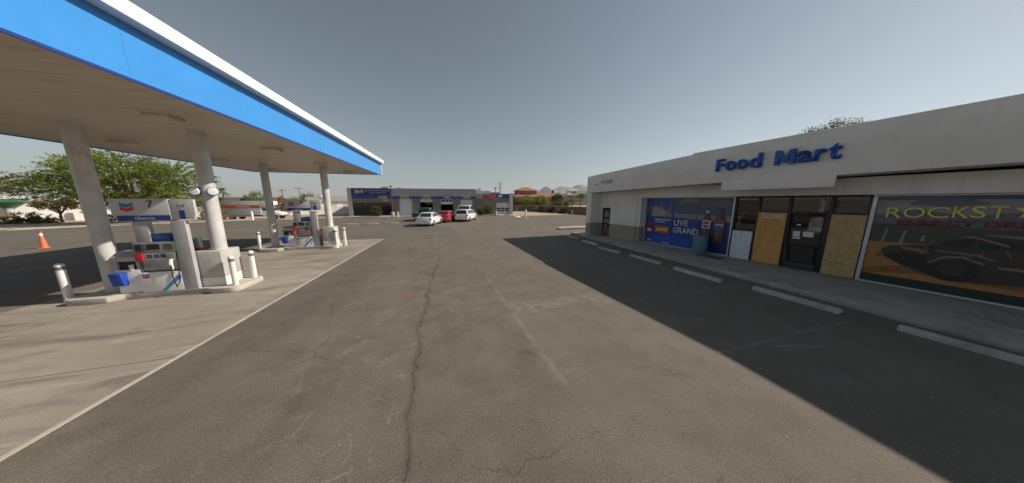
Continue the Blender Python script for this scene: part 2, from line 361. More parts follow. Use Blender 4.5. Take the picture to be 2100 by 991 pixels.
# ---------------------------------------------------------------- ground, pad, walks, kerbs, hills
def sheet(name, pts, mat, z, label=None, cat=None):
    return struct(MB().poly([(x, y, z) for x, y in pts]).build(name, mat), label, cat)
sheet('ground', [(-9000,-3000),(9000,-3000),(9000,14000),(-9000,14000)], M['desert'], -.012)
sheet('asphalt_lot', [(-42,-30),(40,-30),(40,38),(24.5,42.5),(14,41.3),(14,46.2),(-13.5,47),(-20,44.0),(-30,43.2),(-38.5,36),(-42,34)], M['asphalt'], 0)
pe = lambda y: -4.72+.0655*y
sheet('fuel_pad', [(-10.9,-12),(pe(-12),-12),(pe(19.4),19.4),(-9.7,20.0)], M['pad'], .004)
st = MB(); st.box(-.032,-.0,0,.032,31.4,.009)
o = st.build('pad_edge_strip', M['kerb']); o.location = (pe(-12),-12,0); o.rotation_euler = (0,0,-math.atan(.0655)); struct(o)
# shop walk with its kerb
curb = [(10.9,17.6),(10.62,15.9),(10.12,5.0),(9.83,.9),(9.4,-8)]
wk = [(x,y,0) for x,y in curb]+[(26,-8,0),(26,17.6,0)]
struct(MB().prism(wk[::-1], (0,0,.13)).build('sidewalk', M['walk'], bevel=.02))
sheet('shop_apron', [(-13.2,47.0),(14,46.0),(14.4,52),(-13.6,54)], M['walk'], .006)
ak = MB()
for a, b in (((-13.6,45.6),(-7.0,45.0)),((-5.9,45.0),(-5.5,45.0)),((8.1,43.6),(12.6,42.9))):
    d = (Vector((*b,0))-Vector((*a,0))); n = d.normalized().cross(Vector((0,0,1)))
    ak.prism([(*a,0),(*b,0),Vector((*b,0))-n*2.4,Vector((*a,0))-n*2.4], (0,0,.14))
struct(ak.build('planter_kerb', M['kerb'], bevel=.02))
# far street edge on the left: kerb, gravel strip
kp = [(-62,27.5),(-42,34.2),(-37.3,35.6),(-32.2,40.2),(-27.5,42.6),(-24.2,44.2)]
kb = MB()
for a, b in zip(kp, kp[1:]):
    d = Vector((*b,0))-Vector((*a,0)); n = Vector((-d.y,d.x,0)).normalized()
    kb.prism([(*a,0),(*b,0),Vector((*b,0))+n*.9,Vector((*a,0))+n*.9], (0,0,.15))
struct(kb.build('street_kerb', M['kerb'], bevel=.02))
sheet('gravel_strip', [(x-.2,y+.8) for x,y in kp]+[(-24,60),(-70,60)], M['gravel'], .008)
# mountain ridge far behind
def ridge(name, pts, dist, depth, seed, label):
    rnd = random.Random(seed); b = MB(); n = 120; rows = 14
    P = [at_y(px, py, dist) for px, py in pts]
    def hgt(x):
        for p, q in zip(P, P[1:]):
            if p.x <= x <= q.x: return p.z+(q.z-p.z)*(x-p.x)/(q.x-p.x)
        return 0
    from mathutils import noise
    x0, x1 = P[0].x, P[-1].x
    for j in range(rows):
        s = j/(rows-1)
        for i in range(n):
            x = x0+(x1-x0)*i/(n-1); h = hgt(x)
            k = (1-abs(2*s-1)**1.2)
            nz = noise.fractal(Vector((x/260, s*5+seed, 0)), 1, 2, 5)
            z = max(-5, h*k*(1+.45*nz*(1-k)) + h*.05*nz)
            b.v.append((x+nz*40*(1-k), dist+(s-.5)*depth, z-3))
    for j in range(rows-1):
        for i in range(n-1):
            a = j*n+i; b.f.append((a,a+1,a+n+1,a+n)); b.m.append(0)
    return struct(b.build(name, M['rock']))
M['rock'] = pm('mountain_rock', (.20,.19,.185), .9, var=.25, scale=.004)
ridge('mountain_ridge', [(1040,412),(1085,404),(1107,394),(1118,382),(1135,388),(1148,382),(1165,380),(1172,388),(1186,376),(1192,379),(1200,383),(1240,388),(1300,384),(1380,396),(1500,402),(1640,410)], 6500, 2600, 3, '')

# ---------------------------------------------------------------- emblem: two stacked V bands
def emblem(parent, cx, y, cz, w, name='emblem', sgn=1):
    b = MB(); h = w*.95
    def band(z1, m):
        t = h*.36
        P = [(-w/2, z1), (-w/2, z1-t), (0, z1-t-h*.20), (w/2, z1-t), (w/2, z1), (0, z1-h*.20)]
        q = [(cx+x*sgn, y, cz+z) for x, z in P]
        b.prism(q[:3]+[q[5]], (0, -.008*sgn, 0), m); b.prism([q[5]]+q[2:5], (0, -.008*sgn, 0), m)
    band(h*.48, 0); band(h*.03, 1)
    return b.build(name, [M['chev_blue'], M['chev_red']], parent)

# ---------------------------------------------------------------- fuel canopy
M['fixture'] = pm('fixture_tan', (.70,.58,.43), .5)
M['strap'] = pm('bollard_strap', (.16,.16,.165), .6, var=.3, scale=14)
CY = thing('fuel_canopy', 'large white and blue flat fuel station canopy standing on four round columns', 'canopy', (-4.5, 4.8, 0), R(-3.4))
def cl(x, y, z=0):
    a = R(3.4); dx, dy = x+4.5, y-4.8
    return (dx*math.cos(a)-dy*math.sin(a), dx*math.sin(a)+dy*math.cos(a), z)
LX0, LY0, LY1 = -7.75, -7.0, 16.35
SZ, BZ, TZ = 4.65, 5.455, 5.70
MB().box(LX0, LY0, SZ, -.02, LY1-.02, SZ+.05).build('soffit', M['soffit'], CY)
f = MB(); f.box(-.06, LY0, SZ-.03, 0, LY1, BZ).box(LX0-.03, LY1-.06, SZ-.03, -.06, LY1, BZ).box(LX0-.06, LY0, SZ-.03, LX0-.03+.03, LY1-.06, BZ).box(LX0, LY0-.06, SZ-.03, 0, LY0, BZ)
f.build('fascia', M['canopy_blue'], CY)
for k in range(4): MB().box(-.001, LY0+2+k*6.1, SZ, .003, LY0+2.008+k*6.1, BZ).build('fascia_seam', M['canopy_blue'], CY)
tr = MB(); P = .22
tr.box(-.1, LY0-P, BZ, P, LY1+P, TZ).box(LX0-P, LY1-.1, BZ, -.1, LY1+P, TZ).box(LX0-P, LY0-P, BZ, LX0+.1, LY1-.1, TZ).box(LX0+.1, LY0-P, BZ, -.1, LY0+.1, TZ)
tr.box(-.12, LY1+.003, SZ-.03, .06, LY1+.10, BZ)
tr.build('white_trim', M['white_clean'], CY, bevel=.012)
bd = MB(); bd.box(-.012, LY0, SZ-.075, .012, LY1, SZ-.031); bd.build('drip_edge', M['canopy_blue2'], CY)
MB().box(LX0+.1, LY0+.1, BZ-.1, -.1, LY1-.1, BZ-.05).build('roof_deck', M['grey'], CY)
for (wx, wy, r) in ((-8.74, 9.88, .170), (-6.33, 9.88, .168), (-8.47, 16.98, .168), (-5.70, 16.75, .168)):
    lx, ly, _ = cl(wx, wy)
    MB().lathe([(r, .15), (r, SZ+.01)], (lx, ly, 0), 28).build('column', M['col'], CY, smooth=True)
    
for lx in (-1.55, -5.7):
    for k in range(6):
        ly = -3.98+k*3.7
        b = MB(); b.box(lx-.24, ly-.20, SZ-.10, lx+.24, ly+.20, SZ-.001)
        o = b.build('downlight', M['fixture'], CY, bevel=.015)
        MB().box(lx-.19, ly-.15, SZ-.106, lx+.19, ly+.15, SZ-.101).build('lamp_lens', M['hdr'], o)
for (x0, y0, x1, y1) in ((-6.76, 9.5, -6.10, 10.28), (-6.0, 16.38, -5.42, 17.12)):
    c = [cl(x0,y0), cl(x1,y0), cl(x1,y1), cl(x0,y1)]
    ft = MB().hexa([(p[0],p[1],.42) for p in c], [(p[0],p[1],1.22) for p in c]).build('column_footing', M['foot'], CY, bevel=.015)
    cx_ = sum(p[0] for p in c)/4; cy_ = sum(p[1] for p in c)/4
    e = [(cx_+(p[0]-cx_)*1.008, cy_+(p[1]-cy_)*1.008) for p in c]
    MB().hexa([(*p,.155) for p in e], [(*p,.42) for p in e]).build('white_plinth', M['white'], ft, bevel=.012)
# round lamps clamped on the columns
def disc_lamp(label, p, rz):
    t = thing('round_lamp', label, 'lamp', p, rz, 'round lamps on the canopy columns')
    MB().cyl((0,.12,0),(0,-.06,0),.10,.125,n=24).build('housing', M['canopy_blue2'], t, bevel=.01)
    MB().cyl((0,-.061,0),(0,-.085,0),.115,.10,n=24).build('lamp_face', M['lamp_face'], t, bevel=.008)
    MB().box(-.03,.12,-.06,.03,.2,.06).build('bracket', M['canopy_blue'], t)
disc_lamp('round white faced lamp on blue bracket, left side of nearest right column', (-6.50,9.72,2.97), R(6))
disc_lamp('round white faced lamp on the right side of the nearest right column', (-6.12,9.72,2.97), R(26))
disc_lamp('small round white lamp on far right canopy column', (-5.92,16.6,2.95), R(4))

# ---------------------------------------------------------------- pump islands
def island(label, loc, rz):
    P = []
    def arc(cx, cy, r, a0, a1, n=6): return [(cx+r*math.cos(R(a0+(a1-a0)*i/n)), cy+r*math.sin(R(a0+(a1-a0)*i/n))) for i in range(n+1)]
    P += arc(-1.62,-.52,.2,180,270)+[(-.95,-.72),(-.78,-.5),(.95,-.5),(1.15,-.62)]+arc(1.55,-.42,.2,270,360)
    P += arc(1.55,.42,.2,0,90)+[(1.15,.62),(.95,.5),(-.78,.5),(-.95,.72)]+arc(-1.62,.52,.2,90,180)
    o = MB().prism([(x,y,0) for x,y in P], (0,0,.155)).build('pump_island', M['kerb'], bevel=.025)
    o.location = loc; o.rotation_euler = (0,0,rz); tag(o, label, 'pump island', 'raised concrete pump islands'); return o
island('raised concrete pump island nearest the camera under pump number 7', (-7.38, 9.86, .004), R(-2))
island('raised concrete pump island farther back under the second pump', (-7.05, 16.86, .004), R(0))

def bollard(label, p, r, h=1.03):
    t = thing('bollard', label, 'bollard', p, random.uniform(0,3), 'white pipe bollards guarding the pump islands')
    MB().lathe([(r*1.25,0),(r*1.25,.03),(r,.05),(r,h-.14)], n=20).build('post', M['white'], t, smooth=True)
    MB().lathe([(r*1.03,h-.139),(r*1.03,h-.05)], n=20).build('band', M['strap'], t, smooth=True)
    MB().lathe([(r*1.06,h-.049),(r*1.06,h-.02),(r*.85,h+.02),(r*.35,h+.04),(.001,h+.042)], n=20).build('cap', M['white'], t, smooth=True)
    return t
bollard('white bollard left of the nearest island, standing alone in front of the column', (-9.42,9.62,.004), .074)
bollard('white bollard in front of the nearest concrete column footing', (-5.83,9.42,.004), .066)
bollard('white bollard standing free to the right of the nearest column footing', (-5.80,10.22,.004), .066)
bollard('white bollard left of the far island, closer to the camera of its pair', (-8.98,16.62,.004), .075)
bollard('white bollard beside the far left column, farther back of its pair', (-8.72,17.35,.155), .072, .95)
bollard('white bollard in front of the far column footing', (-5.36,16.40,.004), .070, 1.06)
bollard('white bollard at the far right end of the far island', (-5.16,17.20,.004), .070, 1.06)

# ---------------------------------------------------------------- pumps
def pump(label, loc, rz, num, green):
    t = thing('fuel_pump', label, 'fuel pump', loc, rz, 'fuel pumps under the canopy')
    D = .36
    MB().box(-.5,-D,0,.37,D,.56).build('lower_cabinet', M['white_clean'], t, bevel=.015)
    for s in (1,-1):
        b = MB(); q = [(-.1,.02),(.0,.02),(.34,.36),(.365,.36),(.365,.46),(.30,.46)]
        b.prism([(x*s, -s*(D+.001), z) for x, z in q], (0,-s*.004,0)); b.build('swoosh_stripe', M['canopy_blue'], t)
        emblem(t, -.36*s, -s*(D+.001), .47, .14, 'cabinet_emblem', s)
    mid = MB(); mid.box(-.46,-D+.14,.56,.36,D-.14,1.42); mid.build('pump_core', M['darkgrey'], t)
    for s in (1,-1):
        y0 = -s*(D-.02)
        def fb(x0,z0,x1,z1,ya,yb,name,mt,par=t,bev=.008):
            X = sorted((x0*s,x1*s)); Yy = sorted((-s*ya,-s*yb)); return MB().box(X[0],Yy[0],z0,X[1],Yy[1],z1).build(name, mt, par, bevel=bev)
        fb(-.48,1.13,.36,1.42,.2,D-.02,'control_panel',M['steel'])
        fb(-.22,1.20,.04,1.36,D-.021,D-.012,'screen',M['black'],t,0)
        fb(.12,1.18,.30,1.36,D-.021,D-.008,'keypad',M['darkgrey'],t,0)
        fb(-.42,1.17,-.28,1.37,D-.021,D+.03,'card_reader',M['black'],t)
        pn = fb(-.32,.90,.12,1.12,.2,D-.03,'price_display',M['hdr'])
        for k in range(3): fb(-.27+k*.14,.96,-.16+k*.14,1.07,D-.03,D-.024,'digit_window',M['darkgrey'],pn,0)
        fb(-.49,.89,-.33,1.12,.2,D,'nozzle_boot',M['red'])
        fb(.14,.89,.34,1.12,.2,D,'nozzle_boot',M['green'] if green else M['steel'])
        fb(-.46,.60,.34,.88,.15,.24,'dispenser_face',M['steel'])
        for x in (-.41,.24) if green else (.24,):
            nb = MB(); nb.tube([(x*s,-s*(D+.02),.92),(x*s,-s*(D+.05),.80),(x*s,-s*(D+.01),.62)], [.035,.04,.022], 8)
            nz = nb.build('nozzle', M['white_clean'] if not green else M['red'], t, smooth=True)
            hb = MB(); hb.tube([(x*s,-s*(D+.05),.80),((x+.05)*s,-s*(D+.14),.45),((x+.08)*s,-s*(D+.12),.12),((x+.12)*s,-s*(D+.06),.30),((x+.13)*s,-s*(D+.0),.9),((x+.12)*s,-s*(D-.1),1.4)], .013, 6)
            hb.build('hose', M['black'], nz, smooth=True)
    # top sign box between the uprights
    sg = MB().box(-.10,-.32,1.42,.28,.2,1.64).build('blue_sign', M['canopy_blue2'], t, bevel=.01)
    for s in (1,-1):
        for k in range(2): MB().box(-.04,-.325 if s>0 else .2,1.50+k*.06,.22,-.32 if s>0 else .205,1.525+k*.06).build('text_line', M['chev_blue'], sg)
    MB().box(-.40,-.33,1.42,-.10,-.20,1.98).build('upright', M['grey'], t, bevel=.012)
    MB().box(.375,-.355,0,.68,-.235,1.98).build('upright', M['grey'], t, bevel=.012)
    h = MB(); h.prism([(-.72,-.35,2.16),(-.60,-.35,2.0),(.42,-.35,2.0),(.42,-.35,2.6),(-.72,-.35,2.6)][::-1], (0,.12,0))
    hd = h.build('header_sign', M['hdr'], t, bevel=.02)
    h2 = MB().prism([(.425,-.34,2.03),(.90,-.34,2.03),(.94,-.34,2.20),(.94,-.34,2.58),(.425,-.34,2.58)][::-1], (0,.08,0)).build('side_sign', M['hdr'], t, bevel=.02)
    for s in (1,-1):
        y = -.351 if s > 0 else -.229
        def X(v): return v if s>0 else (-.3-v)
        b = MB(); xs = sorted((X(-.62),X(.42))); b.box(xs[0],min(y,y-s*.006),2.005,xs[1],max(y,y-s*.006),2.15); b.build('blue_band', M['canopy_blue2'], hd)
        text('Welcome' if 0 else 'Chevron', 'band_lettering', M['hdr'], hd, h=.075, at=(X(-.1),y-s*.007,2.04), xdir=(s,0,0), anchor='c', extrude=.003)
        emblem(hd, X(-.40), y, 2.38, .25, 'emblem', s)
        text(num, 'pump_number', M['ink'], hd, h=.19, at=(X(.06),y-s*.001,2.36), xdir=(s,0,0), extrude=.004, anchor='c', bold=.015)
        MB().box(min(X(-.02),X(.22)),min(y,y-s*.003),2.25,max(X(-.02),X(.22)),max(y,y-s*.003),2.265).build('text_line', M['grey'], hd)
        y2 = -.341 if s > 0 else -.259
        text('Self', 'self_lettering', M['ink'], h2, h=.09, at=(.66,y2-s*.001,2.36), xdir=(s,0,0), extrude=.003, anchor='c')
        MB().box(.60,min(y2,y2-s*.005),2.035,.72,max(y2,y2-s*.005),2.28).build('blue_square', M['canopy_blue2'], h2)
    return t
pump('fuel pump numbered 7 on the nearest island, red nozzle boot', (-7.30, 9.72, .159), R(-1), '7', False)
pump('fuel pump on the farther island with red and green nozzle boots', (-6.85, 16.78, .159), R(0), '9', True)

def service_station(label, loc, rz):
    t = thing('service_station', label, 'windshield service bin', loc, rz, 'windshield service bins beside the pumps')
    MB().box(-.25,-.28,0,.24,.28,.66).build('cabinet', M['white_clean'], t, bevel=.012)
    for s in (1,-1):
        X = sorted((-.26*s,-.03*s))
        MB().hexa([(X[0],min(-s*.285,-s*.40),.24),(X[1],min(-s*.285,-s*.40),.24),(X[1],max(-s*.285,-s*.40),.24),(X[0],max(-s*.285,-s*.40),.24)],
                  [(X[0],min(-s*.285,-s*.45),.60),(X[1],min(-s*.285,-s*.45),.60),(X[1],max(-s*.285,-s*.45),.60),(X[0],max(-s*.285,-s*.45),.60)]).build('blue_bucket', M['bin_blue'], t, bevel=.015)
    MB().box(-.22,-.22,.66,.21,.22,.88).build('shade_block', M['black'], t)  # solid black block paints in the shade of the gap under the hood
    for x in (-.24,.19): MB().box(x,-.27,.66,x+.05,.27,.90).build('side_post', M['grey'], t)
    MB().prism([(-.26,-.31,.90),(-.26,-.33,1.02),(-.26,-.12,1.16),(-.26,.12,1.16),(-.26,.33,1.02),(-.26,.31,.90)], (.52,0,0)).build('hood', M['grey'], t, bevel=.02)
    MB().cyl((.08,-.26,.66),(.08,-.26,.80),.045,.045,12).build('paper_roll', M['paper'], t)
service_station('grey hooded service bin with blue bucket left of pump number 7', (-8.04, 9.72, .159), R(-2))
service_station('grey hooded service bin with blue bucket left of the farther pump', (-7.62, 16.78, .159), R(0))

# ---------------------------------------------------------------- cones
def cone(label, p, h):
    t = thing('traffic_cone', label, 'traffic cone', p, random.uniform(0,1), 'orange traffic cones')
    MB().box(-.15,-.15,0,.15,.15,.03).build('base', M['orange'], t, bevel=.01)
    MB().lathe([(.125,.03),(.062,h*.70)], n=20).build('cone_body', M['orange'], t, smooth=True)
    MB().lathe([(.063,h*.70+.001),(.052,h*.86)], n=20).build('reflective_collar', M['white_clean'], t, smooth=True)
    MB().lathe([(.053,h*.86+.001),(.045,h),(.001,h)], n=20).build('tip', M['red'], t, smooth=True)
q = at_z(92,509); cone('faded orange traffic cone alone on the asphalt left of the near column', (q.x,q.y,0), 1.02)
cone('orange traffic cone on far island between pump and column footing', (-6.14,16.72,.159), .95)
# ================================================================ food mart
FMA = R(3); FO = Vector((11.15,15.9,0)); FU = Vector((math.sin(FMA),-math.cos(FMA),0)); FV = Vector((math.cos(FMA),math.sin(FMA),0))
def fmp(px, py, V=1.45):                      # photograph pixel -> (u, z) on the facade plane at depth V
    d = ray(px, py); t = ((FO+FV*V-_C).dot(FV))/d.dot(FV); p = _C+d*t-FO
    return p.dot(FU), p.z
FRZ = R(-87)
def fm_thing(name, label, cat, uvz=(0,0,0), group=None):
    p = FO+FU*uvz[0]+FV*uvz[1]; return thing(name, label, cat, (p.x,p.y,uvz[2]), FRZ, group)
FM = fm_thing('food_mart', 'low white stucco food mart building with grey base and boarded entrance', 'store building')
UE = 21.0; WV = 1.5; G = .13
wl = MB()
wl.box(-.1,0,0,.42,1.6,3.28)                                                  # corner pier
wl.box(.42,.95,0,.55,1.12,3.3).box(.55,.95,2.2,1.38,1.12,3.3).box(1.38,.95,0,3.62,1.6,3.3)   # wall round the side door
wl.box(3.62,.97,2.89,UE,1.7,3.4)                                              # header over the windows
wl.box(17.2,.97,0,UE,1.7,2.89)
wl.box(-.098,1.6,0,.2,12,3.3).box(.2,11.8,0,UE,12,4.4).box(UE,.2,0,UE+.2,12,4.4)
wl.build('wall', M['stucco'], FM)
fa = MB()
fa.prism([(-.12,0,3.28),(8.66,0,3.46),(11.72,0,3.47),(UE+.2,0,3.60),(UE+.2,0,5.5),(14.3,0,4.92),(7.35,0,4.85),(7.35,0,4.79),(.75,0,4.50),(-.12,0,4.44)][::-1], (0,.95,0))  # unseen near end of the parapet raised to throw the roof shadow farther
fa.prism([(-.12,.951,3.28),(-.12,12,3.28),(-.12,12,4.44),(-.12,.951,4.44)], (.25,0,0))
fa.build('fascia', M['stucco_plain'], FM, bevel=.012)
MB().box(.0,1,4.2,UE,11.9,4.25).build('roof', M['grey'], FM)
MB().box(8.68,-.035,3.12,11.70,.05,3.475).build('cover_panel', M['stucco_plain'], FM, bevel=.01)
MB().box(.1,.951,3.30,UE,.97,3.42).build('soffit_trim', M['stucco_plain'], FM)
cj = MB()
for u in (14.9,): cj.box(u,-.004,3.6,u+.02,.01,4.86)
cj.build('control_joint', M['grey'], FM)
# windows: frames, glass
for a, b, c, d in ((3.90,3.97,8.47,8.53),(12.12,12.20,16.9,17.2)):
    fr = MB(); fr.box(a,1.40,G,b,1.52,2.89).box(c,1.40,G,d,1.52,2.89).box(b-.01,1.42,2.84,c+.01,1.517,2.887).box(b-.01,1.403,G,c+.01,1.517,.18)
    fr.build('window_frame', M['alu'], FM)
MB().box(3.62,1.0,G,3.90,1.52,2.89).build('window_jamb', M['stucco'], FM)
db = MB()
for u0, u1 in ((8.54,8.60),(9.33,9.41),(10.25,10.33),(11.28,11.36),(12.05,12.115)): db.box(u0,1.41,G,u1,1.53,2.88)
db.box(8.60,1.42,2.24,9.33,1.52,2.30).box(9.41,1.42,2.24,10.25,1.52,2.30).box(10.33,1.42,2.24,11.28,1.52,2.30).box(11.36,1.42,2.24,12.05,1.52,2.30)
db.box(8.60,1.42,2.83,9.33,1.52,2.88).box(9.41,1.42,2.83,12.05,1.52,2.88).box(8.60,1.42,G,9.33,1.52,.20)
db.build('entrance_frame', M['bronze'], FM, bevel=.006)
for u0, u1, z0, z1 in ((3.97,8.47,.17,2.84),(12.2,16.9,.19,2.84),(8.60,9.33,.2,2.24),(8.60,9.33,2.3,2.83),(9.41,10.25,2.3,2.83),(10.33,11.28,2.3,2.83),(11.36,12.05,2.3,2.83)):
    MB().box(u0,1.47,z0,u1,1.485,z1).build('window_pane', M['glass'], FM)
# glass door
dr = MB(); dr.box(10.335,1.43,G+.01,10.42,1.47,2.235).box(11.19,1.43,G+.01,11.275,1.47,2.235).box(10.42,1.43,2.12,11.19,1.47,2.235).box(10.42,1.43,G+.01,11.19,1.47,.36).box(10.42,1.43,1.05,11.19,1.47,1.09)
dd = dr.build('entrance_door', M['bronze'], FM, bevel=.004)
MB().box(10.42,1.448,.36,11.19,1.455,2.12).build('door_pane', M['glass'], dd)
MB().box(10.345,1.36,.95,10.40,1.43,1.25).build('door_handle', M['black'], dd, bevel=.01)
MB().box(10.52,1.438,.42,11.10,1.446,1.0).build('lower_panel', M['bronze'], dd)
for u0, z0, u1, z1, m in ((10.50,1.36,10.68,1.56,'paper'),(10.76,1.38,11.02,1.56,'paper'),(10.50,1.28,10.70,1.33,'paper'),(10.55,1.78,10.66,1.83,'paper')):
    o = MB().box(u0,1.440,z0,u1,1.447,z1).build('notice', M[m], dd)
    for k in range(3):
        if z1-z0 > .1: MB().box(u0+.03,1.4380,z0+.04+k*.045,u1-.03,1.4397,z0+.052+k*.045).build('text_line', M['grey'], o)
# side door with dark poster
sd = MB().box(.55,1.02,G,1.38,1.08,2.2).build('side_door', M['bronze'], FM, bevel=.006)
for (u0,z0,u1,z1,m) in ((.62,.3,1.3,.62,'red_dk'),(.7,1.6,1.2,2.0,'hz'),(.66,1.05,1.28,1.42,'skin'),(.75,.7,1.0,1.0,'hz')):
    pass
def pcol(name, c, rough=.35): 
    if name not in M: M[name] = pm('print_'+name, c, rough, var=.10, scale=3)
    return M[name]
pcol("p_blue",(.008,.055,.28)); pcol('p_blue2',(.010,.085,.40)); pcol('p_blue3',(.008,.03,.14)); pcol('p_sky',(.07,.10,.15)); pcol('p_hz',(.26,.21,.18)); pcol('p_tan',(.32,.20,.13))
pcol('p_skin',(.30,.16,.10)); pcol('p_shirt',(.34,.32,.26)); pcol('p_shirt2',(.05,.09,.22)); pcol('p_hair',(.03,.02,.015)); pcol('p_cola',(.10,.045,.028)); pcol('p_cola2',(.20,.09,.045)); pcol('p_red',(.42,.015,.02)); pcol('p_white',(.55,.56,.56))
pcol('p_orange',(.50,.16,.05)); pcol('p_yellow',(.70,.60,.08)); pcol('p_gold',(.14,.10,.03)); pcol('p_sand',(.36,.165,.055)); pcol('p_sand2',(.22,.09,.03)); pcol('p_forest',(.045,.05,.036)); pcol('p_cloud',(.25,.24,.27)); pcol('p_cloud2',(.11,.115,.15)); pcol('p_dark',(.010,.010,.010)); pcol('p_dark2',(.035,.030,.026)); pcol('p_chrome',(.19,.145,.13)); pcol('p_dkred',(.24,.025,.025)); pcol('p_green',(.010,.028,.024)); pcol('p_teal',(.03,.10,.17))
for (pts, m) in (([(.62,.2),(1.31,.2),(1.31,.75),(.95,.86),(.62,.7)],'p_sand2'),([(.7,1.62),(.92,1.5),(1.2,1.6),(1.15,1.95),(.8,2.0)],'p_cloud'),([(.66,1.12),(1.28,1.05),(1.26,1.36),(.72,1.42)],'p_hz'),([(.75,.78),(.98,.72),(1.0,1.0),(.8,1.02)],'p_cloud')):
    MB().prism([(u,1.017,z) for u,z in pts][::-1], (0,.002,0)).build('poster_print', M[m], sd)
MB().box(1.29,1.0,1.05,1.335,1.02,1.2).build('door_handle', M['alu'], sd)

# window film posters: flat prints in thin layers on the glass
class Film:
    def __init__(s, name, label, V=1.47): s.t = fm_thing(name, label, 'window poster', (0,0,0), 'printed window posters'); s.k = 0; s.V = V
    def add(s, name, pts, m, layer, px=True):
        v = s.V-.0035*layer
        if px: pts = [fmp(x, y, s.V) for x, y in pts]
        ar = sum(pts[i][0]*pts[(i+1)%len(pts)][1]-pts[(i+1)%len(pts)][0]*pts[i][1] for i in range(len(pts)))
        if ar < 0: pts = pts[::-1]
        return MB().poly([(u, v, z) for u, z in pts]).build(name, M[m], s.t)
    def join(s, name, polys, layer):
        v = s.V-.0035*layer; mats = []; b = MB(); wf_ = warp if s.t.name.startswith('cola') else (lambda q: q)
        for i, (pts, m) in enumerate(polys):
            pts = [(wf_(q[0]), q[1]) for q in pts]
            if M[m] not in mats: mats.append(M[m])
            ar = sum(pts[i][0]*pts[(i+1)%len(pts)][1]-pts[(i+1)%len(pts)][0]*pts[i][1] for i in range(len(pts)))
            if ar < 0: pts = pts[::-1]
            b.poly([(u, v-.00025*i, z) for u, z in pts], mats.index(M[m]))
        return b.build(name, mats, s.t)
def warp(u): return 3.975+(u-3.975)*(5.72-3.975)/(5.36-3.975) if u < 5.36 else (5.72+(u-5.36)*(6.95-5.72)/(6.91-5.36) if u < 6.91 else u)
def el(cx, cz, a, b, n=24, a0=0, a1=360): return [(cx+a*math.cos(R(a0+(a1-a0)*i/n)), cz+b*math.sin(R(a0+(a1-a0)*i/n))) for i in range(n if a1-a0==360 else n+1)]
def c4(X, Y): return fmp(1310+X/7.076, 395+Y/7.079, 1.47)
f1 = Film('cola_poster', 'blue cola advert film with LIVE GRAND lettering covering left shop window')
f1.join('poster_sheet', [([(3.975,.175),(8.465,.175),(8.465,2.835),(3.975,2.835)],'p_blue'),
    ([(5.35,1.80),(8.465,1.72),(8.465,2.835),(5.35,2.835)],'p_sky'), ([(5.35,1.78),(8.465,1.70),(8.465,1.98),(5.35,2.0)],'p_hz'), ([(5.35,2.50),(8.465,2.40),(8.465,2.835),(5.35,2.835)],'p_cloud2'),
    ([(5.7,2.62),(6.3,2.7),(6.9,2.60),(6.85,2.80),(6.1,2.83)],'p_cloud'), ([(3.975,1.78),(5.35,1.78),(5.35,2.835),(3.975,2.835)],'p_blue2'),
    ([(3.975,.175),(6.9,.175),(6.9,.55),(5.6,.72),(3.975,.6)],'p_blue2'), ([(6.9,.175),(8.465,.175),(8.465,1.70),(7.1,1.74),(6.9,1.2)],'p_blue3'),
    ([(5.345,.175),(5.36,.175),(5.36,2.835),(5.345,2.835)],'p_blue3'), ([(6.895,.175),(6.91,.175),(6.91,2.835),(6.895,2.835)],'p_blue3')], 1)
crowd = []
for (u,z,s,sh) in ((4.16,2.18,1.0,'p_shirt2'),(4.45,2.32,1.05,'p_shirt'),(4.78,2.20,1.0,'p_shirt'),(5.1,2.08,.9,'p_hz')):
    crowd += [([(u-.20*s,1.80),(u+.20*s,1.80),(u+.17*s,z),(u,z+.05),(u-.17*s,z)], sh), (el(u,z+.15*s,.075*s,.10*s,14),'p_skin'), (el(u,z+.20*s,.082*s,.075*s,14,0,180),'p_hair')]
for (pts) in ([(4.02,2.05),(4.10,2.05),(4.22,2.55),(4.16,2.62)],[(5.14,2.0),(5.22,2.05),(5.24,2.64),(5.15,2.66)],[(4.62,2.3),(4.68,2.28),(4.80,2.58),(4.74,2.6)]): crowd.append((pts,'p_skin'))
f1.join('cheering_people', crowd, 7)
def bottle(u, z0, s, label, cap):
    P = [(-.17,0),(-.20,.08),(-.20,.60),(-.17,.68),(-.20,.78),(-.20,1.0),(-.17,1.12),(-.08,1.30),(-.065,1.42),(.065,1.42),(.08,1.30),(.17,1.12),(.20,1.0),(.20,.78),(.17,.68),(.20,.60),(.20,.08),(.17,0)]
    g = lambda L: [(u+x*s, z0+z*s) for x, z in L]
    out = [(g(P),'p_cola'), (g([(-.10,.02),(.02,.02),(.0,1.2),(-.09,1.1)]),'p_cola2'), (g([(-.07,1.41),(.07,1.41),(.075,1.53),(-.075,1.53)]),cap), (g([(-.205,.60),(.205,.60),(.205,1.02),(-.205,1.02)]),label)]
    cx, cz, r = u, z0+.81*s, .165*s
    return out, (cx, cz, r)
B1, g1 = bottle(7.45,.78,.94,'p_white','p_white'); B2, g2 = bottle(8.02,.70,1.08,'p_blue2','p_blue')
f1.join('bottle_picture', B1+B2, 13)
def globe(c):
    cx, cz, r = c
    top = el(cx,cz,r,r,20,12,190); top += [(cx-r*.3,cz+r*.22),(cx+r*.35,cz-r*.02)]
    bot = el(cx,cz,r,r,20,205,345); bot += [(cx+r*.4,cz-r*.35),(cx-r*.2,cz-r*.12)]
    return [(el(cx,cz,r*1.05,r*1.05,28),'p_white'),(top,'p_red'),(bot,'p_blue')]
f1.join('emblem', globe(g1), 21); f1.join('emblem', globe(g2), 21)
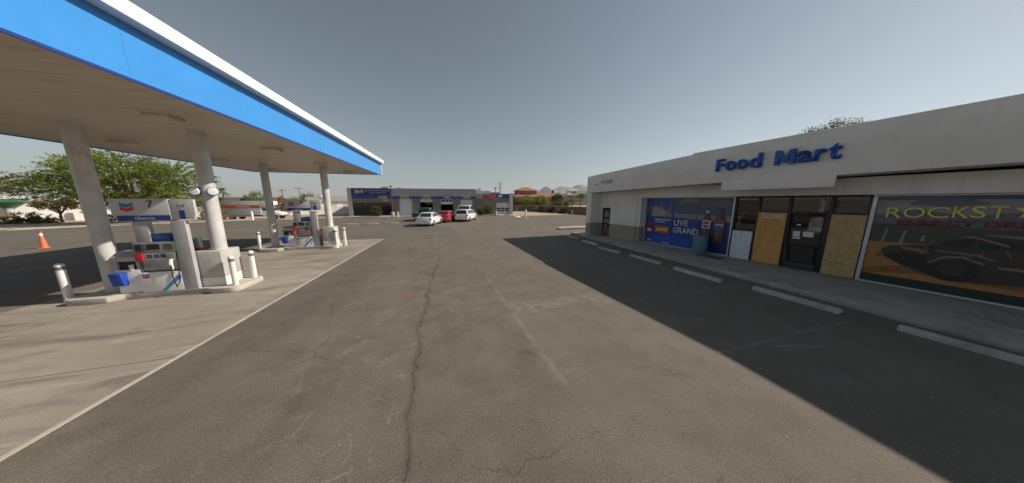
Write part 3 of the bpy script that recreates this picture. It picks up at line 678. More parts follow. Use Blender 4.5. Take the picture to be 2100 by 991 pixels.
f1.join('red_bottle', [([(4.10,.62),(4.30,.62),(4.32,1.2),(4.26,1.55),(4.16,1.55),(4.08,1.2)],'p_red'),([(4.08,.85),(4.32,.85),(4.32,1.02),(4.08,1.02)],'p_white'),([(4.16,1.55),(4.26,1.55),(4.26,1.64),(4.16,1.64)],'p_cola')], 8)
f1.join('price_badge', [([(4.50,.86),(5.18,.80),(5.20,1.20),(4.52,1.26)],'p_orange'),([(4.53,.90),(5.14,.85),(5.16,1.15),(4.55,1.21)],'p_red')]+[([(4.58+k*.14,.95),(4.68+k*.14,.94),(4.70+k*.14,1.12),(4.60+k*.14,1.13)],'p_yellow') for k in range(4)], 8)
f1.join('small_print', [([(4.48+k*.13,1.57),(4.58+k*.13,1.57),(4.58+k*.13,1.65),(4.48+k*.13,1.65)],'p_white') for k in range(6)]+[([(4.48+k*.13,1.44),(4.58+k*.13,1.44),(4.58+k*.13,1.51),(4.48+k*.13,1.51)],'p_white') for k in range(4)]+[([(4.14,.30),(4.34,.28),(4.34,.36),(4.14,.38)],'p_white'),([(4.44,.27),(4.66,.26),(4.66,.34),(4.44,.36)],'p_red'),([(4.9,.27),(5.28,.25),(5.28,.29),(4.9,.31)],'p_white')], 8)
def film_text(f, body, u0, u1, z0, z1, m, name, layer, bold=.02, z0b=None):
    dz = 0 if z0b is None else z0b-z0
    return text(body, name, M[m], f.t, w=u1-u0, h=z1-z0, at=(u0,f.V-.0035*layer,z0), xdir=(1,0,dz/(u1-u0)), extrude=.001, bold=bold)
film_text(f1,'LIVE',5.78,6.55,1.33,1.67,'p_white','lettering',8,.03); film_text(f1,'GRAND',5.76,7.12,.92,1.26,'p_white','lettering',8,.03)

def c5(X, Y): return fmp(1770+X/3.812, 380+Y/3.812, 1.47)
f2 = Film('energy_drink_poster', 'dark energy drink advert film with yellow ROCKSTAR lettering and off-road truck')
E0, E1 = 12.205, 16.895
f2.join('poster_sheet', [([(E0,.195),(E1,.195),(E1,2.835),(E0,2.835)],'p_cloud2'), ([(E0,2.28),(12.9,2.45),(13.6,2.30),(14.6,2.5),(15.8,2.3),(E1,2.45),(E1,2.76),(14.4,2.78),(13.2,2.70),(E0,2.72)],'p_cloud'),
   ([(12.7,2.60),(13.3,2.52),(13.9,2.62),(13.6,2.74),(12.9,2.73)],'p_cloud2'), ([(13.6,2.74),(E1,2.74),(E1,2.834),(13.4,2.834)],'p_teal'),
   ([(E0,1.45),(E1,1.45),(E1,1.98),(15.2,2.1),(13.9,1.98),(13.1,2.06),(E0,2.0)],'p_forest'), ([(E0,.40),(E1,.40),(E1,1.44),(14.5,1.38),(13.0,1.47),(E0,1.44)],'p_sand'),
   ([(E0,.42),(13.2,.62),(14.5,.52),(E1,.62),(E1,.78),(14.2,.70),(12.9,.8),(E0,.62)],'p_sand2'), ([(12.4,.98),(13.0,1.1),(14,1.0),(14,1.12),(12.9,1.22),(12.4,1.12)],'p_sand2'), ([(E0,.195),(E1,.195),(E1,.40),(E0,.42)],'p_green'),
   ([(12.42,1.46),(12.46,1.46),(12.50,1.88),(12.46,1.88)],'p_hz'),([(12.72,1.44),(12.78,1.44),(12.80,1.82),(12.76,1.82)],'p_hz'),([(13.05,1.56),(13.11,1.56),(13.11,1.72),(13.05,1.72)],'p_hz')], 1)
car = [([(12.46,1.22),(12.60,1.36),(13.00,1.44),(13.30,1.46),(13.50,1.72),(13.72,1.86),(14.30,1.88),(14.75,1.78),(15.2,1.5),(15.9,1.42),(16.2,1.2),(16.2,.85),(15.4,.72),(14.4,.66),(13.75,.56),(13.3,.62),(12.85,.82),(12.55,1.02)],'p_dark2'),
   ([(12.52,1.10),(12.9,1.22),(13.2,1.2),(13.25,.72),(12.9,.82),(12.6,1.0)],'p_dark'), (el(13.60,.86,.36,.32),'p_dark'), (el(13.60,.86,.20,.18),'p_dark2'), (el(15.45,.95,.36,.30),'p_dark'), (el(15.45,.95,.18,.16),'p_dark2'),
   ([(13.25,1.00),(13.45,1.20),(13.7,1.25),(13.98,1.12),(14.0,1.06),(13.7,1.19),(13.46,1.14),(13.28,.96)],'p_chrome'),
   ([(12.78,1.36),(13.1,1.34),(13.25,1.24),(13.1,1.26),(12.8,1.30)],'p_chrome'), ([(13.3,1.46),(13.55,1.68),(13.8,1.72),(13.75,1.5)],'p_dark'), ([(13.85,1.74),(14.25,1.74),(14.5,1.52),(13.85,1.48)],'p_dark'),
   ([(13.55,1.74),(13.75,1.80),(14.2,1.62),(14.2,1.57),(13.78,1.74)],'p_chrome'), ([(13.8,1.85),(14.3,1.86),(14.6,1.78),(14.1,1.80)],'p_chrome'), ([(13.3,1.36),(13.9,1.32),(14.1,1.22),(14.05,1.20),(13.85,1.28),(13.3,1.33)],'p_chrome'), ([(14.15,1.02),(14.8,1.0),(14.8,1.06),(14.15,1.08)],'p_chrome'),
   ([(13.1,1.18),(13.19,1.20),(13.21,1.40),(13.12,1.38)],'p_gold')]
rn = random.Random(5)
for k in range(26):
    cx_, cz_ = rn.uniform(12.7,15.9), rn.uniform(.72,1.62); a_ = rn.uniform(.05,.20); b_ = rn.uniform(.008,.022); sl_ = rn.uniform(-.12,.12)
    car.append(([(cx_-a_,cz_-b_-sl_),(cx_+a_,cz_-b_+sl_),(cx_+a_*.8,cz_+b_+sl_),(cx_-a_*.8,cz_+b_-sl_)], ('p_chrome','p_dark','p_dark','p_dark2','p_forest','p_sand2')[k%6]))
for k in range(14):                       # cleats of the big tyre
    an = R(k*360/14); car.append(([(13.6+math.cos(an+q)*r_*1.1, .86+math.sin(an+q)*r_) for q, r_ in ((-.09,.24),(-.09,.31),(.09,.31),(.09,.24))], 'p_dark2'))
f2.join('truck_picture', car, 14)
for ch, a, b in (('R',12.40,12.66),('O',12.68,13.02),('C',13.04,13.36),('K',13.40,13.62),('S',13.63,13.82),('T',13.85,14.06),('R',14.60,14.90)):
    film_text(f2, ch, a, b, 2.20+(a-12.4)*.05, 2.50+(a-12.4)*.05, 'p_yellow', 'lettering', 14, .0)
sc_, sz = (14.32,2.46), .22
f2.join('star_emblem', [([(sc_[0]+(sz if i%2==0 else sz*.42)*math.sin(R(36*i)), sc_[1]+(sz if i%2==0 else sz*.42)*math.cos(R(36*i))) for i in range(10)],'p_yellow')], 15)
film_text(f2,'ENERGY DRINK',12.62,14.75,1.98,2.14,'p_dkred','lettering',14,.01,2.06)

# plywood boards, white appliance behind glass, sign letters
pb = fm_thing('plywood_board', 'orange plywood sheet with CLOSED painted in white, left of the door', 'plywood board', (9.415,1.36,G+.02), 'boards over the shop entrance')
MB().box(0,0,0,.86,.02,2.09).build('board', M['ply'], pb, bevel=.003)
text('CLOSED', 'lettering', M['white_clean'], pb, w=.66, h=.17, at=(.12,-.002,1.85), extrude=.002, bold=.02)
kn = MB()
for x, z in ((.15,1.42),(.42,1.40),(.56,1.40),(.70,1.39),(.2,.72),(.62,.95)): kn.poly([(x+q[0],-.0015,z+q[1]) for q in el(0,0,.022,.016,10)])
kn.build('knots', M['bark'], pb)
o2 = fm_thing('strand_board', 'pale flaked strand board sheet covering the window right of the door', 'plywood board', (11.375,1.36,G+.02), 'boards over the shop entrance')
MB().box(0,0,0,.72,.02,2.09).build('board', M['osb'], o2, bevel=.003)
text('APA RATED', 'stamp_lettering', M['ink'], o2, w=.42, h=.045, at=(.10,-.002,.42), extrude=.001); 
ic = fm_thing('ice_freezer', 'tall pale white cabinet behind narrow pane beside the boarded entrance', 'freezer', (8.61,1.36,G+.01))
MB().box(0,0,0,.70,.09,1.25).build('cabinet', M['applwhite'], ic, bevel=.01)
MB().tube([(.12,-.01,1.23),(.12,-.015,.95),(.16,-.015,.90),(.30,-.015,.90),(.34,-.015,.95),(.34,-.01,1.23)], .008, 6).build('cord', M['grey'], ic)
# sidewalk things
p = FO+FU*7.55+FV*.95
tc = thing('trash_can', 'round pale blue concrete trash can standing before the cola poster', 'trash can', (p.x,p.y,G), 0)
MB().lathe([(.27,0),(.29,.03),(.325,.80),(.335,.84),(.30,.86)], n=28).build('body', M['trashcan'], tc, smooth=True)
MB().lathe([(.30,.861),(.26,.90),(.15,.92),(.001,.92)], n=28).build('lid', M['trashcan'], tc, smooth=True)
MB().lathe([(.13,.921),(.001,.9225)], n=20).build('opening', M['black'], tc)
p = FO+FU*8.25+FV*.62
mt = MB()
for k in range(7): mt.box(-.42,-.3+k*.09,0,.42,-.26+k*.09,.018)
mt.box(-.45,-.33,0,-.42,.33,.02).box(.42,-.33,0,.45,.33,.02)
o = mt.build('floor_grate', M['iron']); o.location = (p.x,p.y,G+.001); o.rotation_euler = (0,0,FRZ); tag(o, 'dark iron floor grate on sidewalk right of trash can', 'grate')
fs = fm_thing('food_mart_sign', 'bold blue raised Food Mart letters mounted on the white fascia', 'shop sign', (8.45,0,0))
xx = 0; LT = list('Food Mart'); hts = {'F':.50,'M':.52}
wid = {'F':.29,'o':.34,'d':.36,'M':.50,'a':.34,'r':.24,'t':.25,' ':.27}
hh = {'F':.49,'o':.375,'d':.52,'M':.49,'a':.375,'r':.365,'t':.47}
for ch in LT:
    if ch != ' ':
        z = 3.905 + xx*.012
        if ch == 'M':
            Wm, Hm = wid[ch], hh[ch]
            lp = [(0,0),(0,1),(.27,1),(.5,.46),(.73,1),(1,1),(1,0),(.76,0),(.76,.60),(.58,.14),(.42,.14),(.24,.60),(.24,0)]
            MB().prism([(xx+a*Wm,-.06,z+b_*Hm) for a, b_ in lp], (0,-.10,0)).build('letter', M['sign_blue'], fs)
        else: text(ch, 'letter', M['sign_blue'], fs, w=wid[ch], h=hh[ch], at=(xx,-.06,z), extrude=.10, bold=.022)
    xx += wid[ch]+.045
wf = fm_thing('wall_light', 'grey wall pack light fixture high on the fascia corner', 'wall light', (1.95,0,3.99))
MB().prism([(-.42,0,-.10),(-.42,-.16,-.07),(-.42,-.16,.06),(-.42,0,.10)], (.84,0,0)).build('housing', M['grey'], wf, bevel=.015)
MB().box(-.36,-.15,-.112,.36,-.03,-.09).build('lens', M['lens'], wf)
sc2 = fm_thing('security_camera', 'small dark dome camera on the fascia beside corner', 'camera', (.95,0,3.86))
MB().lathe([(.001,-.07),(.04,-.05),(.055,-.02),(.055,.02)],(0,-.06,0),14).build('dome', M['darkgrey'], sc2, smooth=True)

# wheel stops in front of the shop
names = ['on the right edge nearest the camera','in front of the energy drink poster','in front of the boarded entrance','in front of the blue trash can','before the cola poster end','in front of the side door','farthest from the camera by the corner pier']
for (yc, x, ln), lb in zip(((1.15,9.28,1.75),(3.65,9.27,1.72),(6.10,9.06,1.70),(8.50,9.18,1.68),(10.75,9.05,1.62),(13.1,9.50,1.6),(15.4,9.72,1.5)), names):
    b = MB(); h = ln/2
    b.prism([(-.10,-h,0),(.10,-h,0),(.075,-h,.115),(-.075,-h,.115)], (0,ln,0))
    o = b.build('wheel_stop', M['stop'], bevel=.02); o.location = (x,yc,.001); o.rotation_euler = (0,0,R(random.uniform(-1.5,2.5)))
    tag(o, 'worn concrete wheel stop '+lb, 'wheel stop', 'wheel stops along the shop walk')
# painted bay lines, worn
t = NT('worn_line_paint'); pz = t.pos(); tr_ = t.n('ShaderNodeBsdfTransparent'); mx = t.n('ShaderNodeMixShader')
t.bsdf.inputs['Base Color'].default_value = (.34,.34,.33,1); t.bsdf.inputs['Roughness'].default_value = .8
t.l(t.mapr(t.noise(pz,16,5,.75),.40,.62,0,.6), mx.inputs[0]); t.l(tr_.outputs[0], mx.inputs[1]); t.l(t.bsdf.outputs[0], mx.inputs[2]); t.l(mx.outputs[0], t.out.inputs[0]); M['line'] = t.mat
for y in (.1,2.62,5.02,7.42,9.8,12.2,14.5):
    struct(MB().poly([(4.75,y,.005),(8.9,y-.12,.005),(8.9,y-.05,.005),(4.75,y+.07,.005)]).build('bay_line', M['line']))
struct(MB().poly([(6.0,2.4,.006),(6.9,2.1,.006),(6.9,2.22,.006),(6.0,2.5,.006)]).build('bay_line', M['line']))
# ================================================================ auto repair shop
SA = R(6); SO = Vector((-13.7,50.2,0))
S = thing('auto_shop', 'long grey block auto repair shop with blue sign band and bay doors', 'repair shop', SO, -SA)
M['shopwall'] = pm('grey_block_wall', (.21,.185,.155), .85, var=.14, dirt=.3, scale=.8)
M['shopfascia'] = striped('grey_fascia_panels', (.33,.335,.34), 0, 1.28, .5, .05, .5, .08, .2)
M['shopwhite'] = pm('pale_pilaster', (.50,.47,.43), .7, dirt=.25)
M['bayd'] = striped('roll_door', (.62,.62,.63), 2, .42, .35, .02, .5, .05)
M['bandblue'] = pm('band_blue', (.008,.055,.27), .45, var=.05)
M['shopsign'] = pm('shop_sign_blue', (.015,.035,.22), .45, var=.05)
M['gold'] = pm('gold_lettering', (.52,.40,.10), .5, var=.1)
M['tanpl'] = pm('tan_plate', (.50,.40,.24), .6, var=.15)
M['signred'] = pm('sign_red', (.42,.02,.04), .4)
M['interior'] = pm('bay_interior', (.10,.095,.09), .8)
bays = [(8.05,10.30,3.06),(11.70,13.95,3.02),(15.40,17.70,3.02),(19.05,21.40,2.90),(26.05,28.60,2.32)]
wl = MB(); RE = 29.2; T = .3
def seg(u0,u1,z0,z1): wl.box(u0,0,z0,u1,T,z1)
seg(-.1,.45,0,3.1); seg(.45,6.25,2.36,3.1); seg(6.25,6.95,2.36,3.1); seg(6.95,8.05,0,3.1)
e = [6.95]
for (a,b,z),(a2,b2,z2) in zip(bays, bays[1:]+[(RE,RE,0)]):
    seg(a,b,z,3.1); seg(b,a2,0,3.1)
wl.box(-.1,T,0,.2,14,3.1).box(RE-.3,T,0,RE,14,3.1).box(.2,13.7,0,RE-.3,14,4.8)
for u in (7.4,11.0,14.7,18.4,22.3): wl.box(u,T,0,u+.15,13.7,3.1)
wl.build('wall', M['shopwall'], S)
MB().box(.2,T,3.15,RE-.3,13.7,3.3).build('roof', M['grey'], S)
fa = MB(); fa.box(-.15,-.08,3.1,22.2,.3,4.92).box(-.15,.3,3.1,.15,14,4.92).box(21.9,.3,3.1,22.2,14,4.92)
fa.build('fascia', M['shopfascia'], S)
fa = MB(); fa.box(22.21,-.05,3.1,RE+.1,.3,4.05).box(RE-.2,.3,3.1,RE+.1,14,4.05); fa.build('low_fascia', M['shopfascia'], S)
MB().box(22.25,3.0,4.05,25.2,9,4.72).build('rooftop_parapet', M['shopwhite'], S)
MB().box(-.25,-.14,0,.40,-.003,4.92).build('pilaster', M['shopwhite'], S)
MB().box(RE-.55,-.25,0,RE+.12,-.052,4.18).build('pilaster', M['shopwhite'], S)
for u0,u1 in ((.45,4.75),(6.2,8.3),(9.85,12.1),(13.6,15.7),(17.2,19.5),(20.9,22.15)): MB().box(u0,-.13,3.13,u1,-.083,3.50).build('blue_band', M['bandblue'], S)
for (u0,u1,tx) in ((4.77,6.15,'SERVICE'),(8.34,9.80,'BRAKES'),(12.15,13.55,'TUNE'),(15.75,17.18,'TIRES'),(19.55,20.85,'LUBE')):
    pl = MB().box(u0,-.15,3.08,u1,-.085,3.62).build('bay_sign', M['tanpl'] if tx != 'TIRES' else M['bandblue'], S)
    text(tx, 'lettering', M['ink'] if tx != 'TIRES' else M['gold'], pl, w=(u1-u0)*.86, h=.32, at=((u0+u1)/2,-.151,3.18), anchor='c', extrude=.01, bold=.01)
sg = MB().box(.42,-.16,3.56,7.0,-.083,4.86).build('main_sign', M['shopsign'], S)
text("Don's", 'script_lettering', M['gold'], sg, w=1.5, h=.62, at=(.85,-.162,3.92), xdir=(1,0,.10), extrude=.02, shear=.35, bold=.02)
text('AUTOMOTIVE REPAIR', 'lettering', M['gold'], sg, w=4.1, h=.22, at=(2.55,-.162,4.36), extrude=.02)
text('AND SERVICE', 'lettering', M['gold'], sg, w=2.7, h=.20, at=(3.25,-.162,3.98), extrude=.02)
MB().box(23.45,-.10,3.14,26.1,-.053,4.02).build('red_sign', M['signred'], S)
text('EXPRESS', 'lettering', M['hdr'], S, w=2.1, h=.26, at=(24.75,-.104,3.62), anchor='c', extrude=.01)
text('LUBE', 'lettering', M['hdr'], S, w=1.1, h=.22, at=(25.1,-.104,3.24), anchor='c', extrude=.01)
MB().box(26.1,-.10,3.14,28.62,-.053,4.02).build('blue_sign', M['bandblue'], S)
text('Oil', 'lettering', M['hdr'], S, w=.75, h=.5, at=(26.35,-.104,3.32), extrude=.01, bold=.02)
MB().box(5.35,-.06,2.62,6.42,-.003,2.98).build('pink_banner', pm('pink_banner',(.55,.32,.32),.6), S)
# storefront glass and door
gl = MB().box(.45,.12,.10,6.25,.15,2.36).build('storefront_glass', M['glass'], S)
m_ = MB()
for u in (.45,1.75,3.05,4.35,5.5,6.2): m_.box(u,.06,.0,u+.06,.119,2.36)
m_.box(.45,.06,0,6.25,.119,.10).box(.45,.06,2.28,6.25,.119,2.36); m_.build('storefront_frame', M['bronze'], S)
dd = MB().box(6.30,.10,0,6.93,.16,2.36).build('shop_door', M['glass'], S)
MB().box(6.34,.06,2.05,6.9,.099,2.33).build('door_sign', M['signred'], dd)
# bay doors at their different heights
for (a,b,z), op in zip(bays, (0,2.45,2.05,1.68,0)):
    d = MB().box(a,.16,max(op,.02),b,.22,z).build('bay_door', M['bayd'], S)
    if op == 0 and a > 20:
        for r_ in range(2):
            for k in range(3): MB().box(a+.12+k*.82,.14,.62+r_*.42,a+.82+k*.82,.159,.90+r_*.42).build('door_window', M['glass'], d)
    elif op == 0:
        for k in (.15,1.65): MB().box(a+k,.14,1.18,a+k+.35,.159,1.25).build('door_hinge', M['grey'], d)
    elif op == 2.05:
        for k in range(3): MB().box(a+.15+k*.72,.14,2.50,a+.72+k*.72,.159,2.88).build('door_window', M['glass'], d)
for (u,v,w_,d_,h_) in ((4.4,3,1.3,1,.42),(7.0,4,.7,.7,.3),(22.7,3.5,.6,.6,.5)): MB().box(u,v,4.2 if u<20 else 4.72,u+w_,v+d_,4.92+h_ if u<20 else 4.72+h_).build('rooftop_unit', M['grey'], S)
MB().box(12.3,3.0,2.0,13.5,3.2,2.35).build('bay_banner', pm('yellow_banner',(.40,.42,.05),.6), S)

# ================================================================ vehicles
def wheel(t, x, y, r, w=.2):
    s = 1 if y > 0 else -1
    o = MB().cyl((x,y-w/2,r),(x,y+w/2,r),r,n=22).build('wheel', M['tyre'], t, bevel=.03)
    MB().cyl((x,y+s*(w/2+.001),r),(x,y+s*(w/2+.012),r),r*.62,n=18).build('rim', M['rim'], o)
def loft(stations, mat, t, name='body'):
    b = MB(); rings = []
    for (x, zb, zt, w) in stations:
        ring = [(-w*.86,zb),(-w,zb+.16),(-w*1.0,(zb+zt)/2+.05),(-w*.965,zt-.07),(-w*.86,zt),(w*.86,zt),(w*.965,zt-.07),(w*1.0,(zb+zt)/2+.05),(w,zb+.16),(w*.86,zb)]
        rings.append([(x,y,z) for y, z in ring])
    n = 10; vs = [p for r_ in rings for p in r_]; fs = []
    for i in range(len(rings)-1):
        for k in range(n): fs.append((i*n+k, i*n+(k+1)%n, (i+1)*n+(k+1)%n, (i+1)*n+k))
    fs += [tuple(range(n)), tuple(range((len(rings)-1)*n, len(rings)*n))[::-1]]
    b.add(vs, fs); bmn = b.build(name, mat, t)
    bm = bmesh.new(); bm.from_mesh(bmn.data); bmesh.ops.recalc_face_normals(bm, faces=bm.faces); bm.to_mesh(bmn.data); bm.free()
    bmn.data.shade_smooth(); bmn.data.set_sharp_from_angle(angle=R(35)); return bmn
def greenhouse(t, mat, xb0, xb1, xt0, xt1, zb, zt, wb, wt, splits=(.5,)):
    B = [(xb0,-wb,zb),(xb1,-wb,zb),(xb1,wb,zb),(xb0,wb,zb)]; T_ = [(xt0,-wt,zt),(xt1,-wt,zt),(xt1,wt,zt),(xt0,wt,zt)]
    MB().hexa(B, T_).build('cabin', mat, t, bevel=.05)
    def pane(name, a, b, c, d, s0, s1, n, lo=.10, hi=.84):
        a, b, c, d = map(Vector, (a,b,c,d)); n = Vector(n).normalized()*.012
        q = lambda s, h: (a.lerp(b, s)).lerp(d.lerp(c, s), h)+n
        MB().prism([q(s0,lo),q(s1,lo),q(s1,hi),q(s0,hi)], -n*.6).build(name, M['carglass'], t)
    pane('windscreen', B[1],B[2],T_[2],T_[1], .06,.94, (1,0,.5)); pane('rear_window', B[3],B[0],T_[0],T_[3], .08,.92, (-1,0,.4))
    ss = [.06]+list(splits)+[.94]
    for s0, s1 in zip(ss, ss[1:]):
        pane('side_window', B[0],B[1],T_[1],T_[0], s0+.015,s1-.015, (0,-1,.3)); pane('side_window', B[2],B[3],T_[3],T_[2], 1-s1+.015,1-s0-.015, (0,1,.3))
def lamps(t, xr, xf, w, zr, zf):
    for s in (1,-1):
        MB().box(xr-.015,s*w*.90-.14,zr-.09,xr+.06,s*w*.90+.06,zr+.09).build('taillight', M['lens_red'], t, bevel=.015)
        MB().box(xf-.08,s*w*.82-.16,zf-.07,xf+.015,s*w*.82+.10,zf+.07).build('headlight', M['lens'], t, bevel=.015)
def plate(t, x, z): MB().box(x-.02,-.16,z-.08,x,.16,z+.08).build('licence_plate', M['paper'], t)
def bumpers(t, xr, xf, w, z, mat):
    for x in (xr, xf): MB().box(x-.09,-w*.95,z-.12,x+.09,w*.95,z+.12).build('bumper', mat, t, bevel=.04)
def mirror(t, x, w, z, mat):
    for s in (1,-1): MB().box(x-.06,s*(w+.09)-.08,z,x+.08,s*(w+.09)+.08,z+.13).build('side_mirror', mat, t, bevel=.03)
def car(label, cat, p, head, paint, kind='sedan'):
    t = thing('parked_car' if kind != 'pickup' else 'pickup_truck', label, cat, (p[0],p[1],.001), R(90-head), 'vehicles parked before the repair shop')
    if kind == 'sedan':
        W = .9; loft([(-2.32,.42,.80,.70),(-2.2,.24,.98,.84),(-1.5,.20,1.0,W),(0,.18,.96,W),(1.0,.18,.93,W),(1.9,.22,.82,.86),(2.28,.30,.66,.68)], paint, t)
        greenhouse(t, paint, -1.72,1.05,-.85,.20,.93,1.43,.80,.58,(.30,.62)); r = .33; wb = 1.36
        lamps(t,-2.28,2.2,.82,.78,.64); plate(t,-2.33,.62); bumpers(t,-2.24,2.2,.84,.42,paint); mirror(t,.75,.86,.95,paint)
    elif kind == 'wagon':
        W = .92; loft([(-2.35,.45,.95,.80),(-2.25,.28,1.02,.88),(-1.2,.22,1.02,W),(.4,.22,1.0,W),(1.2,.22,.98,W),(2.05,.26,.92,.88),(2.38,.36,.74,.74)], paint, t)
        greenhouse(t, paint, -2.30,1.25,-2.02,.45,.99,1.57,.86,.70,(.3,.6)); r = .35; wb = 1.4
        lamps(t,-2.34,2.3,.86,.86,.74); plate(t,-2.37,.72); bumpers(t,-2.28,2.3,.88,.48,paint); mirror(t,.95,.9,1.0,paint)
    elif kind == 'van':
        W = .98; loft([(-2.5,.5,1.05,.92),(-2.4,.32,1.15,.96),(0,.28,1.15,W),(1.5,.28,1.12,W),(2.3,.32,1.0,.92),(2.55,.42,.82,.8)], paint, t)
        greenhouse(t, paint, -2.45,1.9,-2.35,.9,1.12,2.05,.94,.84,(.36,.68)); r = .37; wb = 1.5
        lamps(t,-2.5,2.46,.92,1.0,.8); plate(t,-2.52,.8); bumpers(t,-2.42,2.45,.94,.52,M['grey']); mirror(t,1.5,.96,1.15,paint)
    else:
        W = .93; loft([(-.75,.40,1.05,.90),(-.55,.34,1.08,W),(.6,.32,1.06,W),(1.35,.32,1.02,W),(2.2,.36,.96,.90),(2.6,.44,.78,.84)], paint, t)
        bd = MB(); bd.box(-2.7,-W,.50,-.78,-W+.07,1.10).box(-2.7,W-.07,.50,-.78,W,1.10).box(-2.7,-W+.07,.50,-2.63,W-.07,1.10).box(-.85,-W+.07,.5,-.78,W-.07,1.10).box(-2.63,-W+.07,.52,-.85,W-.07,.60)
        bd.build('bed', paint, t, bevel=.015)
        greenhouse(t, paint, -.70,1.15,-.55,.45,1.05,1.72,.86,.70,(.75,)); r = .37; wb = 1.62
        lamps(t,-2.69,2.52,.84,.86,.78); plate(t,-2.80,.56); mirror(t,.95,.90,1.08,paint)
        for x in (-2.76,2.58): MB().box(x-.06,-.9,.40,x+.06,.9,.58).build('bumper', M['rim'], t, bevel=.03)
        MB().box(-2.5,-.45,.38,2.2,.45,.52).build('chassis', M['black'], t)
    MB().box(-2.1,-.72,.14,2.0,.72,.30).build('underbody', M['black'], t)
    for x in (-wb, wb):
        for s in (1,-1): wheel(t, x, s*(W-.085), r)
    return t
car('white sedan parked nearest the camera with dusty rear end in shade', 'car', (-.30,29.5), 17, M['carwhite'])
car('red coupe parked between white sedan and white wagon', 'car', (1.85,33.6), 22, M['carred'])
car('white station wagon right of the red car, seen from behind', 'car', (4.45,34.0), 24, M['carwhite'], 'wagon')
car('tall white van standing behind the white wagon near open bay', 'van', (5.0,38.4), 14, M['carwhite'], 'van')
tk = car('teal pickup truck with open bed partly hidden behind white sedan', 'pickup truck', (-.85,37.0), 18, M['carteal'], 'pickup')
M['tarp'] = pm('tan_tarp', (.34,.29,.20), .9, var=.2, bump=.5, bscale=6)
# moving truck
MT = thing('moving_truck', 'moving truck with box body coloured grey for its shade and orange red stripe parked at the lot edge', 'moving truck', (-28.2,46.6,.02), R(-4))
MB().box(0,-1.05,.62,4.6,1.05,2.66).build('cargo_box', M['applwhite2'] if 'applwhite2' in M else M['hdr'], MT, bevel=.03)  # shade of the white box put into its grey colour; attic stays white
MB().prism([(4.602,-1.04,1.72),(5.2,-1.04,1.86),(5.62,-1.04,2.1),(5.62,-1.04,2.60),(5.5,-1.04,2.655),(4.602,-1.04,2.655)][::-1], (0,2.08,0)).build('attic', M['carwhite'], MT, bevel=.03)
sp = MB(); sp.box(.1,-1.056,1.60,4.58,-1.051,2.06).box(.1,1.051,1.60,4.58,1.056,2.06); sp.build('orange_stripe', pm('stripe_orange',(.55,.10,.035),.4), MT)
text('U-HAUL', 'lettering', M['hdr'], MT, w=1.5, h=.2, at=(1.9,-1.058,1.74), extrude=.003, bold=.01)
text('MOVING & STORAGE', 'lettering', M['grey'], MT, w=2.1, h=.13, at=(1.5,-1.052,2.28), extrude=.003)
loft([(4.66,.45,1.25,.92),(5.4,.42,1.24,.95),(5.75,.42,1.16,.95),(6.6,.46,1.06,.90),(6.85,.52,.9,.82)], M['carwhite'], MT, 'cab')
greenhouse(MT, M['carwhite'], 4.66,5.95,4.70,5.35,1.2,1.70,.90,.78,())
MB().box(0,-.4,.40,6.4,.4,.62).build('chassis', M['black'], MT)
MB().box(.2,-1.0,.40,3.4,-.9,.58).build('loading_ramp', M['grey'], MT)
for x in (1.05,6.05):
    for s in (1,-1): wheel(MT, x, s*.86, .39, .26)
for s in (1,-1): MB().box(6.80,s*.62-.14,.78,6.87,s*.62+.14,.92).build('headlight', M['lens'], MT, bevel=.015)
MB().box(6.8,-.9,.42,6.95,.9,.62).build('bumper', M['darkgrey'], MT, bevel=.03)
def post(label, p, r, h, m='white', name='bollard'):
    o = MB().lathe([(r,0),(r,h-.04),(r*.7,h),(.001,h+.01)], n=16).build(name, M[m], smooth=True); o.location = p; return tag(o, label, 'post')
post('thick white post standing before the moving truck', (-24.25,44.3,.01), .14, 1.22)
q = at_z(1078,448); post('white post alone at the right edge of the lot by the repair shop', (q.x,q.y,0), .13, 1.35)
q = at_z(1173,440); post('short pale post near the block wall', (q.x,q.y,0), .10, .8, 'kerb')
# far wheel stops
for k,(x0,x1) in enumerate(((-9.9,-8.3),(-7.75,-6.15),(-5.6,-4.0))):
    o = MB().prism([(0,-.1,0),(0,.1,0),(0,.08,.12),(0,-.08,.12)], (1.65,0,0)).build('wheel_stop', M['stop'], bevel=.02)
    o.location = (x0,32.3-k*.05,.001); o.rotation_euler = (0,0,R(-2)); tag(o, ('left','middle','right')[k]+'most of the three pale wheel stops before the repair shop' if k != 1 else 'middle one of the three pale wheel stops before the repair shop', 'wheel stop', 'wheel stops before the repair shop')
st_ = MB().prism([(11.4,20.3,0),(24,20.3,0),(24,21.9,0),(12.2,21.7,0),(11.4,21.0,0)], (0,0,.15)).build('planter_kerb', M['kerb'], bevel=.03); struct(st_)

